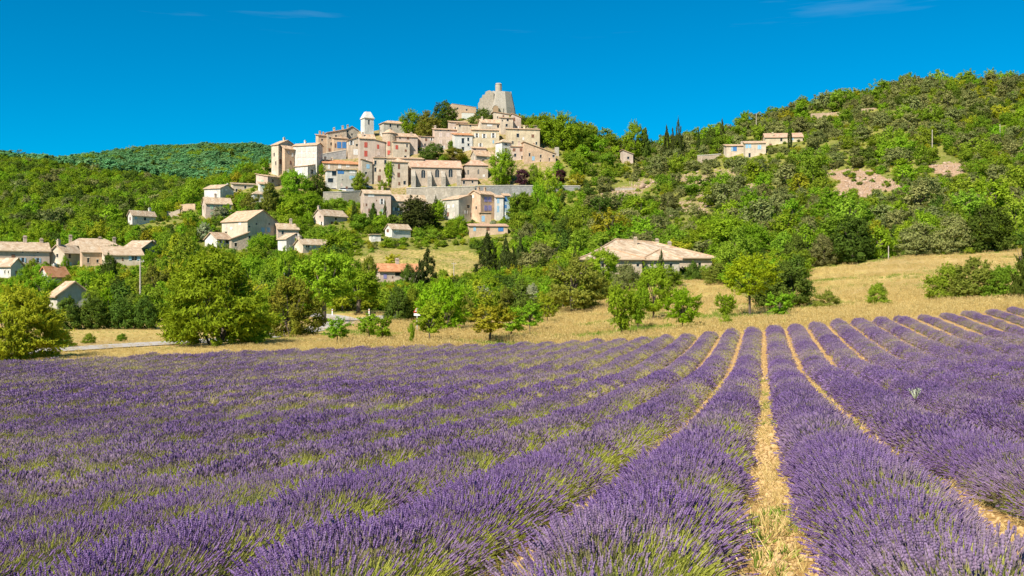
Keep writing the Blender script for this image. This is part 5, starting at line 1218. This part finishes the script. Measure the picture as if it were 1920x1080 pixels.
def tuft(name, seed, n_, length, spread, base, head_l, head_r, stem_w, heads=True, sides=3, mats=(None, None), droop=.0, detail=False):
    """stalks fanning out of a point along +z; heads are slim spindles at their tips"""
    r = np.random.default_rng(seed); V = []; F = []; M = []; S = []
    for i in range(n_):
        a = r.random() * 6.283; q = r.random() ** .6
        b = np.array([math.cos(a) * base * q, math.sin(a) * base * q, 0.])
        dr = np.array([math.cos(a) * spread * q + r.normal() * .08, math.sin(a) * spread * q + r.normal() * .08, 1.]); dr /= np.linalg.norm(dr)
        L_ = length * r.uniform(.72, 1.15); tip = b + dr * L_; tip[2] -= droop * q * L_
        sd = np.cross(dr, r.normal(size=3)); sd /= np.linalg.norm(sd); sh = r.random()
        k = len(V); V += [b - sd * stem_w, b + sd * stem_w, tip + sd * stem_w * .5, tip - sd * stem_w * .5]; F.append((k, k + 1, k + 2, k + 3)); M.append(0); S.append(sh)
        if heads:
            e1 = sd; e2 = np.cross(dr, e1); hl = head_l * r.uniform(.75, 1.25); hr = head_r * r.uniform(.8, 1.25)
            k = len(V); V.append(tip - dr * hl * .1)
            rings = ((.08, .75), (.22, 1.), (.34, .5), (.48, .95), (.60, .5), (.74, .8), (.86, .4)) if detail else ((.25, 1.), (.72, .8))
            for zz, rr in rings:
                for j in range(sides):
                    g = 6.283 * j / sides + sh; V.append(tip + dr * hl * zz + (e1 * math.cos(g) + e2 * math.sin(g)) * hr * rr)
            V.append(tip + dr * hl); top = len(V) - 1
            for j in range(sides):
                j2 = (j + 1) % sides
                F.append((k, k + 1 + j2, k + 1 + j, k)); nr = len(rings)
                for q_ in range(nr - 1): b0 = k + 1 + q_ * sides; F.append((b0 + j, b0 + j2, b0 + sides + j2, b0 + sides + j))
                b0 = k + 1 + (nr - 1) * sides; F.append((b0 + j, b0 + j2, top, top))
                M += [1] * (nr + 1); S += [float(np.clip(sh + r.normal() * (.3 if detail else .15), 0, 1)) for _ in range(nr + 1)]
    me = bpy.data.meshes.new(name); FF = [tuple(dict.fromkeys(f)) for f in F]
    me.from_pydata([tuple(v) for v in V], [], FF)
    for m in mats: me.materials.append(m)
    me.polygons.foreach_set('material_index', M)
    at = me.attributes.new('shade', 'FLOAT', 'FACE'); at.data.foreach_set('value', np.array(S, np.float32))
    me.update(); return me
lm = (LAVS, LAVF)
TN = [tuft('lavender_tuft', i, 18, .235, .50, .06, .044, .0062, .0013, mats=lm, sides=4, detail=True) for i in range(7)]
TM = [tuft('lavender_tuft', 20 + i, 17, .235, .55, .08, .047, .0085, .0022, mats=lm) for i in range(5)]
TF = [tuft('lavender_tuft', 40 + i, 15, .225, .65, .10, .056, .0135, .0045, mats=lm) for i in range(4)]
GN_ = [tuft('lavender_leaf', 60 + i, 18, .25, .6, .06, 0, 0, .0026, heads=False, mats=(LAVG,)) for i in range(4)]
GF_ = [tuft('lavender_leaf', 70 + i, 16, .26, .6, .09, 0, 0, .009, heads=False, mats=(LAVD if i else LAVG,)) for i in range(3)]
LODS = [TN, TM, TF, GN_, GF_]
mound_t = NT('lavender_foliage'); mound_mat = mound_t.color(mound_t.mix(mound_t.mr(mound_t.noise(14, 5), .35, .65), (.05, .06, .022), (.15, .16, .06)))
mound_t.bump(mound_t.noise(30, 4), .8, .05)
SP, SLP, X0 = 1.6, .25, .08
UD = np.array([SLP, 1.]); UD /= np.linalg.norm(UD); UN = np.array([UD[1], -UD[0]])
def vnoise(x, y, s):
    return .5 + .25 * (np.sin(x * s + 1.7 * np.sin(y * s * .63 + 1)) + np.sin(y * s * .9 + 1.3 * np.sin(x * s * .7 + 2)))
ORD = 'first second third fourth fifth sixth seventh eighth ninth tenth eleventh twelfth thirteenth fourteenth fifteenth sixteenth seventeenth eighteenth nineteenth twentieth twenty-first twenty-second twenty-third twenty-fourth twenty-fifth twenty-sixth twenty-seventh twenty-eighth twenty-ninth thirtieth'.split()
rl = np.random.default_rng(5)
n_inst = 0
for k in range(-29, 16):
    if k == 0: continue
    xo = X0 + SP * (k - .5 if k > 0 else k + .5)
    ys = np.arange(1.6, 84, .25); xs = xo + SLP * ys; px = 960 + FPX * xs / ys
    ok = (ys < DEND(np.clip(px, -500, 2500)) + .25 * math.sin(k * 2.1)) & (np.abs(xs) < .60 * ys + 2.2)
    if ok.sum() < 8: continue
    ys, xs = ys[ok], xs[ok]; zs = terr(xs, ys)
    side = 'beyond' if k < 0 else 'past'
    nm = ORD[abs(k) - 1]
    lab = f'{nm} lavender row to the {"left" if k < 0 else "right"} of the straight bare furrow'
    # the leafy mound
    hm = .24 + .045 * np.sin(ys * 1.7 + k) + .03 * np.sin(ys * 4.3 + 2 * k); wm_ = .43 + .045 * np.sin(ys * 2.3 + k * 3)
    thin = 1 - .24 * np.clip((k - 5) / 3, 0, 1) * np.clip((ys - 52) / 8, 0, 1); hm *= thin; wm_ *= thin
    ends = np.clip(np.minimum(ys - ys[0], ys[-1] - ys) / .6, .05, 1) ** .5
    hm *= ends; wm_ *= .4 + .6 * ends
    ph = np.linspace(-1.57, 1.57, 9)
    V = np.stack([xs[:, None] + UN[0] * wm_[:, None] * np.sin(ph), ys[:, None] + UN[1] * wm_[:, None] * np.sin(ph), zs[:, None] - .05 + (hm[:, None] + .05) * np.cos(ph)], -1)
    ii = np.arange(len(ys) * 9).reshape(-1, 9); F = np.stack([ii[:-1, :-1], ii[:-1, 1:], ii[1:, 1:], ii[1:, :-1]], -1).reshape(-1, 4)
    org = V[0, 4].copy()
    row = link(bpy.data.objects.new('lavender_row', np_mesh('lavender_row', (V - org).reshape(-1, 3), F, mound_mat, None, True))); row.location = org
    tag(row, lab, 'lavender row', 'rows of the lavender field')
    # flower stalks
    L = ys[-1] - ys[0]
    bins = [(0, 12, 150, 0), (12, 28, 110, 1), (28, 99, 70, 2)]     # distance from, to, tufts per metre of row, kind
    PT, RT, SCL, PK, LO, TI = [], [], [], [], [], []
    for (d0, d1, dens, lo) in bins:
        a, b = max(ys[0], d0), min(ys[-1], d1)
        if b <= a: continue
        q = int((b - a) * dens * 1.03); yy = rl.uniform(a, b, q); xx = xo + SLP * yy
        f = rl.uniform(-1, 1, q); f = np.sign(f) * np.abs(f) ** .9 * 1.42
        hh = np.interp(yy, ys, hm); ww = np.interp(yy, ys, wm_)
        cx = ww * np.sin(f) * .9; cz = hh * np.cos(f) * .85
        p = np.stack([xx + UN[0] * cx, yy + UN[1] * cx, terr(xx, yy) + cz], 1)
        gr = vnoise(p[:, 0], p[:, 1], .55) * .6 + vnoise(p[:, 0] + 40, p[:, 1], 1.9) * .4
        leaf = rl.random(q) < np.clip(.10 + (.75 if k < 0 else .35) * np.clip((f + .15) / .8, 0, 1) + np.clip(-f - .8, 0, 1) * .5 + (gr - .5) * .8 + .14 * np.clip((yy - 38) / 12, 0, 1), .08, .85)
        # lean: outward across the row, plus wind and scatter
        out = np.sin(f) * 1.05 + rl.normal(size=q) * .16; fw = rl.normal(size=q) * .22 + .10
        D = np.stack([UN[0] * out + UD[0] * fw, UN[1] * out + UD[1] * fw, np.maximum(np.cos(f), .12) + .12], 1); D /= np.linalg.norm(D, axis=1, keepdims=True)
        # Euler XYZ: tilt about x, then y, so that +z meets D
        rx = -np.arcsin(np.clip(D[:, 1], -1, 1)); ry = np.arctan2(D[:, 0], D[:, 2])
        PT.append(p); RT.append(np.stack([rx, ry, np.zeros(q)], 1))
        SCL.append(rl.uniform(.78, 1.18, q) * (.86 + .25 * vnoise(p[:, 0], p[:, 1], 2.6)) * np.where(leaf, .82, 1.) * np.where(np.abs(f) > 1.15, .72, 1.) * np.interp(yy, ys, ends * thin))
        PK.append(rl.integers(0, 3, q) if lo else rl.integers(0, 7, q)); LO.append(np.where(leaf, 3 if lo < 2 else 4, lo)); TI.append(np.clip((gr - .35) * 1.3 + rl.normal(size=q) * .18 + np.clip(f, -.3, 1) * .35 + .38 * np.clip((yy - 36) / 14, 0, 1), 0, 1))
    PT = np.concatenate(PT); n_inst += len(PT)
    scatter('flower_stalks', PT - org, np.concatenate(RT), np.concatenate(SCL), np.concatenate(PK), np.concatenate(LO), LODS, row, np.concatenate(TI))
print('lavender tufts', n_inst)

# stones, straw and weeds in the furrows
P, S, K = [], [], []
for k in range(-9, 9):
    xo = X0 + SP * k
    for (d0, d1, dens) in ((3, 14, 150), (14, 30, 60), (30, 76, 18)):
        q = int((d1 - d0) * dens); yy = rl.uniform(d0, d1, q); xx = xo + SLP * yy + rl.normal(size=q) * .17
        ok = (np.abs(xx) < .6 * yy + 1.5) & (yy < DEND(np.clip(960 + FPX * xx / yy, -500, 2500)))
        xx, yy = xx[ok], yy[ok]; P.append(np.stack([xx, yy, terr(xx, yy) - .004], 1)); S.append(rl.uniform(.018, .05, len(xx)) * np.where(rl.random(len(xx)) < .08, 2.4, 1) * (1 if d0 < 14 else 1.5))
P = np.concatenate(P); S = np.concatenate(S); m_ = len(P)
o = scatter('gravel', P, np.stack([rl.normal(size=m_) * .3, rl.normal(size=m_) * .3, rl.random(m_) * 6.28], 1), S, rl.integers(0, 5, m_), np.zeros(m_), [stones]); tag(o, 'loose ochre stones lying in the bare furrows', 'gravel', None, 'stuff')
DRYN = [tuft('straw_tuft', 80 + i, 14, .11, 1.6, .05, 0, 0, .0026, heads=False, mats=(STRAW,)) for i in range(3)]
GRN = [tuft('weed_tuft', 90 + i, 14, .065, 1.2, .03, 0, 0, .0035, heads=False, mats=(GREENB,)) for i in range(3)]
P, S, K = [], [], []
for k in range(-9, 9):
    xo = X0 + SP * k; q = 900; yy = rl.uniform(4, 40, q); xx = xo + SLP * yy + rl.normal(size=q) * .16
    ok = np.abs(xx) < .6 * yy + 1.5; xx, yy = xx[ok], yy[ok]
    gr = vnoise(xx + 9, yy, .9); P.append(np.stack([xx, yy, terr(xx, yy)], 1)); K.append(((gr > .58) & (rl.random(len(xx)) < .55)).astype(int)); S.append(rl.uniform(.5, 1.25, len(xx)) * (.5 + gr))
P = np.concatenate(P); S = np.concatenate(S); K = np.concatenate(K); m_ = len(P)
o = scatter('furrow_weeds', P, np.stack([rl.normal(size=m_) * .2, rl.normal(size=m_) * .2, rl.random(m_) * 6.28], 1), S, rl.integers(0, 3, m_), K, [DRYN, GRN]); tag(o, 'straw and small green weeds in the bare furrows', 'weeds', None, 'stuff')
# dry grass of the strip and meadows
DRY = [tuft('dry_grass', 110 + i, 26, .42, .75, .30, .10, .012, .007, heads=True, mats=(STRAW, STRAW)) for i in range(4)]
GRG = [tuft('green_grass', 120 + i, 22, .30, .8, .30, 0, 0, .012, heads=False, mats=(GREENB,)) for i in range(3)]
m_ = 60000
y = 50 + 260 * rg.random(m_) ** 1.7; u = rg.uniform(-120, 2040, m_); x = (u - 960) / FPX * y; z = terr(x, y); v = 540 - (z - EYE) / y * FPX
ok = (y > DEND(u) + .7) & ((v > np.interp(u, *GRASSLINE) - 1) | inpoly(u, v, MEADOW))
rd = np.zeros(m_, bool)
for ob in [o for o in bpy.data.objects if o.name.startswith('road')]:
    vv = np.array([tuple(q.co) for q in ob.data.vertices])[::2]
    for i in range(0, len(vv), 3): rd |= (x - vv[i, 0]) ** 2 + (y - vv[i, 1]) ** 2 < 1.3
ok &= ~rd
x, y, z, u, v = x[ok], y[ok], z[ok], u[ok], v[ok]; m_ = len(x)
gk = vnoise(x, y, .16) * .5 + vnoise(x + 30, y, .5) * .5 + ((u < 1500) & (u > 300) & (y < 100)) * .05 + inpoly(u, v, MEADOW) * .3
K = (gk + rg.normal(size=m_) * .07 > .66).astype(int)
o = scatter('dry_grass', np.stack([x, y, z - .02], 1), np.stack([rg.normal(size=m_) * .1, rg.normal(size=m_) * .1, rg.random(m_) * 6.28], 1), rg.uniform(.6, 1.25, m_) * np.where(u < 430, .38, np.where(u < 640, .6, 1.)), rg.integers(0, 3, m_), K, [DRY, GRG]); tag(o, 'golden dry grass of the field margin and meadows', 'grass', None, 'stuff')
# pale thistle among the rows
d = 23.; xq = (1716 - 960) / FPX * d
th = empty('thistle_plant', (xq, d, tz(xq, d) + .25), 'pale whitish thistle growing out of a lavender row', 'plant')
PALE = stem_mat('thistle_leaf', (.32, .36, .22), (.60, .62, .46))
me = tuft('thistle', 5, 30, .22, .7, .02, .03, .012, .010, heads=True, mats=(PALE, PALE)); link(bpy.data.objects.new('leaves', me), th)

# ---------------------------------------------------------------- poles, sign, cars
def pole(px, base, top, label, mat, rad=.11, arm=True, d=None):
    d = d or solve(px, base); x = (px - 960) / FPX * d; z = tz(x, d); h = EYE + (540 - top) / FPX * d - z
    r = empty('utility_pole', (x, d, z), label, 'pole', 'poles in the landscape')
    m = MB(); m.tube([(0, 0, -.3), (0, 0, h * .5), (0, 0, h)], [rad, rad * .9, rad * .75], 8); m.build('shaft', mat, r)
    if arm:
        m = MB(); m.box((-.55, -.05, h - .35), (.55, .05, h - .25)); m.build('crossarm', mat, r)
        for s in (-.45, 0, .45):
            m = MB(); frustum(m, 6, .04, .055, h - .25, h - .1, cx=s); m.build('insulator', METAL, r)
    return r
PALEW = plain('pale_wood', (.45, .38, .30), .9, .3, 4)
pole(263, 590, 486, 'tall wooden utility pole above the dark hedge', PALEW, .14)
pole(533, 560, 503, 'white lamp post behind the rusty tree', METAL, .10, False)
pole(851, 526, 492, 'wooden pole at the edge of the sloping meadow', PALEW, .12)
pole(1748, 300, 243, 'pale pole high on the scrubby hill', PALEW, .16, False)
pole(1418, 262, 213, 'pale pole above the hill houses', PALEW, .16, False)
pole(1666, 488, 461, 'short grey post at the top of the dry meadow', PALEW, .09, False)
pole(1875, 265, 233, 'thin pole near the hill crest', PALEW, .16, False)
# warning sign
d = solve(782, 624); x = (782 - 960) / FPX * d; z = tz(x, d)
sg = empty('road_sign', (x, d, z), 'triangular red-bordered crossroads warning sign with plate below', 'sign')
zs_ = EYE + (540 - 583) / FPX * d - z; k = d / FPX
m = MB(); m.tube([(0, .05, -.3), (0, .05, zs_ + .5)], [.04, .04], 8); m.build('post', METAL, sg)
def tri(r_, y_, zc):
    return [(-r_ * .866, y_, zc - r_ * .5), (r_ * .866, y_, zc - r_ * .5), (0, y_, zc + r_)]
def plate(name, pts, y0, y1, mat):
    m = MB(); a = [(p[0], y0, p[2]) for p in pts]; b = [(p[0], y1, p[2]) for p in pts]; m.poly(a); m.poly(b[::-1])
    for i in range(len(a)): m.poly([a[i], a[(i + 1) % len(a)], b[(i + 1) % len(a)], b[i]])
    return m.build(name, mat, sg)
REDP = plain('sign_red', (.55, .04, .03), .5, .1); WHP = plain('sign_white', (.80, .79, .76), .5, .1); BLP = plain('sign_black', (.03, .03, .03), .5, .1)
plate('border', tri(8.2 * k, 0, zs_ + 1.5 * k), 0, .02, REDP); plate('panel', tri(5.4 * k, 0, zs_ + 1.5 * k), -.008, .0, WHP)
c0 = zs_ + .9 * k
for s in (-1, 1):
    m = MB(); w_ = .45 * k; l_ = 2.1 * k
    m.poly([(-l_ - s * 0 - w_, -.014, c0 - s * l_), (-l_ + w_, -.014, c0 - s * l_ - 0), (l_ + w_, -.014, c0 + s * l_), (l_ - w_, -.014, c0 + s * l_)]); m.build('cross_symbol', BLP, sg)
plate('distance_plate', [(-6 * k, 0, zs_ - 9 * k), (6 * k, 0, zs_ - 9 * k), (6 * k, 0, zs_ - 4.5 * k), (-6 * k, 0, zs_ - 4.5 * k)], 0, .02, WHP)
# roadside marker posts
for px, lb in ((623, 'white marker post left on the road bend'), (692, 'white marker post right on the road bend')):
    X_, D_, Z_ = gpt(px, 592); r = empty('marker_post', (X_, D_, Z_), lb, 'post', 'white roadside marker posts')
    m = MB(); m.box((-.07, -.06, 0), (.07, .06, .95)); m.build('shaft', WHP, r); m = MB(); m.box((-.075, -.065, .72), (.075, .065, .82)); m.build('reflector', REDP, r)
def car(px, py, label, col, rz=0., d=None, z=None):
    d = d or solve(px, py); x = (px - 960) / FPX * d; z = tz(x, d) if z is None else z
    r = empty('parked_car', (x, d, z + .02), label, 'car', 'cars parked at the village'); r.rotation_euler.z = rz
    paint = plain('car_paint', col, .25, .05); paint.node_tree.nodes['Principled BSDF'].inputs['Specular IOR Level'].default_value = .5
    m = MB(); pf = [(-2.05, .3), (2.05, .3), (2.1, .62), (1.95, .8), (1.05, .9), (-1.75, .95), (-2.1, .75)]
    for y_ in (-.82, .82): m.poly([(a, y_, b) for a, b in (pf if y_ < 0 else pf[::-1])])
    for i in range(len(pf)): a, b = pf[i], pf[(i + 1) % len(pf)]; m.poly([(a[0], -.82, a[1]), (b[0], -.82, b[1]), (b[0], .82, b[1]), (a[0], .82, a[1])])
    m.build('body', paint, r)
    m = MB(); cb = [(-1.65, .94), (1.0, .9), (.35, 1.42), (-1.2, 1.45)]
    for y_ in (-.72, .72): m.poly([(a, y_ * (.85 if b > 1 else 1), b) for a, b in (cb if y_ < 0 else cb[::-1])])
    for i in range(4):
        a, b = cb[i], cb[(i + 1) % 4]; w = lambda q: .72 * (.85 if q > 1 else 1); m.poly([(a[0], -w(a[1]), a[1]), (b[0], -w(b[1]), b[1]), (b[0], w(b[1]), b[1]), (a[0], w(a[1]), a[1])])
    m.build('windows', GLASS, r)
    m = MB(); m.box((-1.2, -.62, 1.455), (.36, .62, 1.5)); m.build('roof_panel', paint, r)
    for a in (-1.3, 1.3):
        for y_ in (-.8, .8):
            m = MB(); m.tube([(a, y_ - .1, .31), (a, y_ + .1, .31)], [.31, .31], 12); w = m.build('wheel', BLP, r)
            m = MB(); m.tube([(a, y_ - .11 if y_ < 0 else y_ + .09, .31), (a, y_ - .09 if y_ < 0 else y_ + .115, .31)], [.18, .18], 8); m.build('rim', METAL, w)
    for y_ in (-.6, .6): m = MB(); m.box((2.04, y_ - .15, .6), (2.11, y_ + .15, .72)); m.build('headlight', WHP, r)
    return r
zt = EYE + (540 - 359.5) / FPX * pdv
car(628, 360, 'dark car on the parking terrace under the white balcony', (.05, .055, .06), .1, pdv + 3, zt)
car(646, 359, 'white car on the parking terrace under the blue awning', (.75, .75, .75), .05, pdv + 3.2, zt + .2)
car(660, 359, 'grey car on the parking terrace by the small tree', (.3, .31, .33), .1, pdv + 3.2, zt + .2)
car(687, 354, 'blue-grey car before the narrow grey house', (.12, .16, .22), .2)
car(288, 567, 'small blue car parked beyond the wooden utility pole', (.12, .22, .48), .2)
car(1141, 302, 'white car parked in the saddle near the pink hut', (.8, .8, .8), .1)
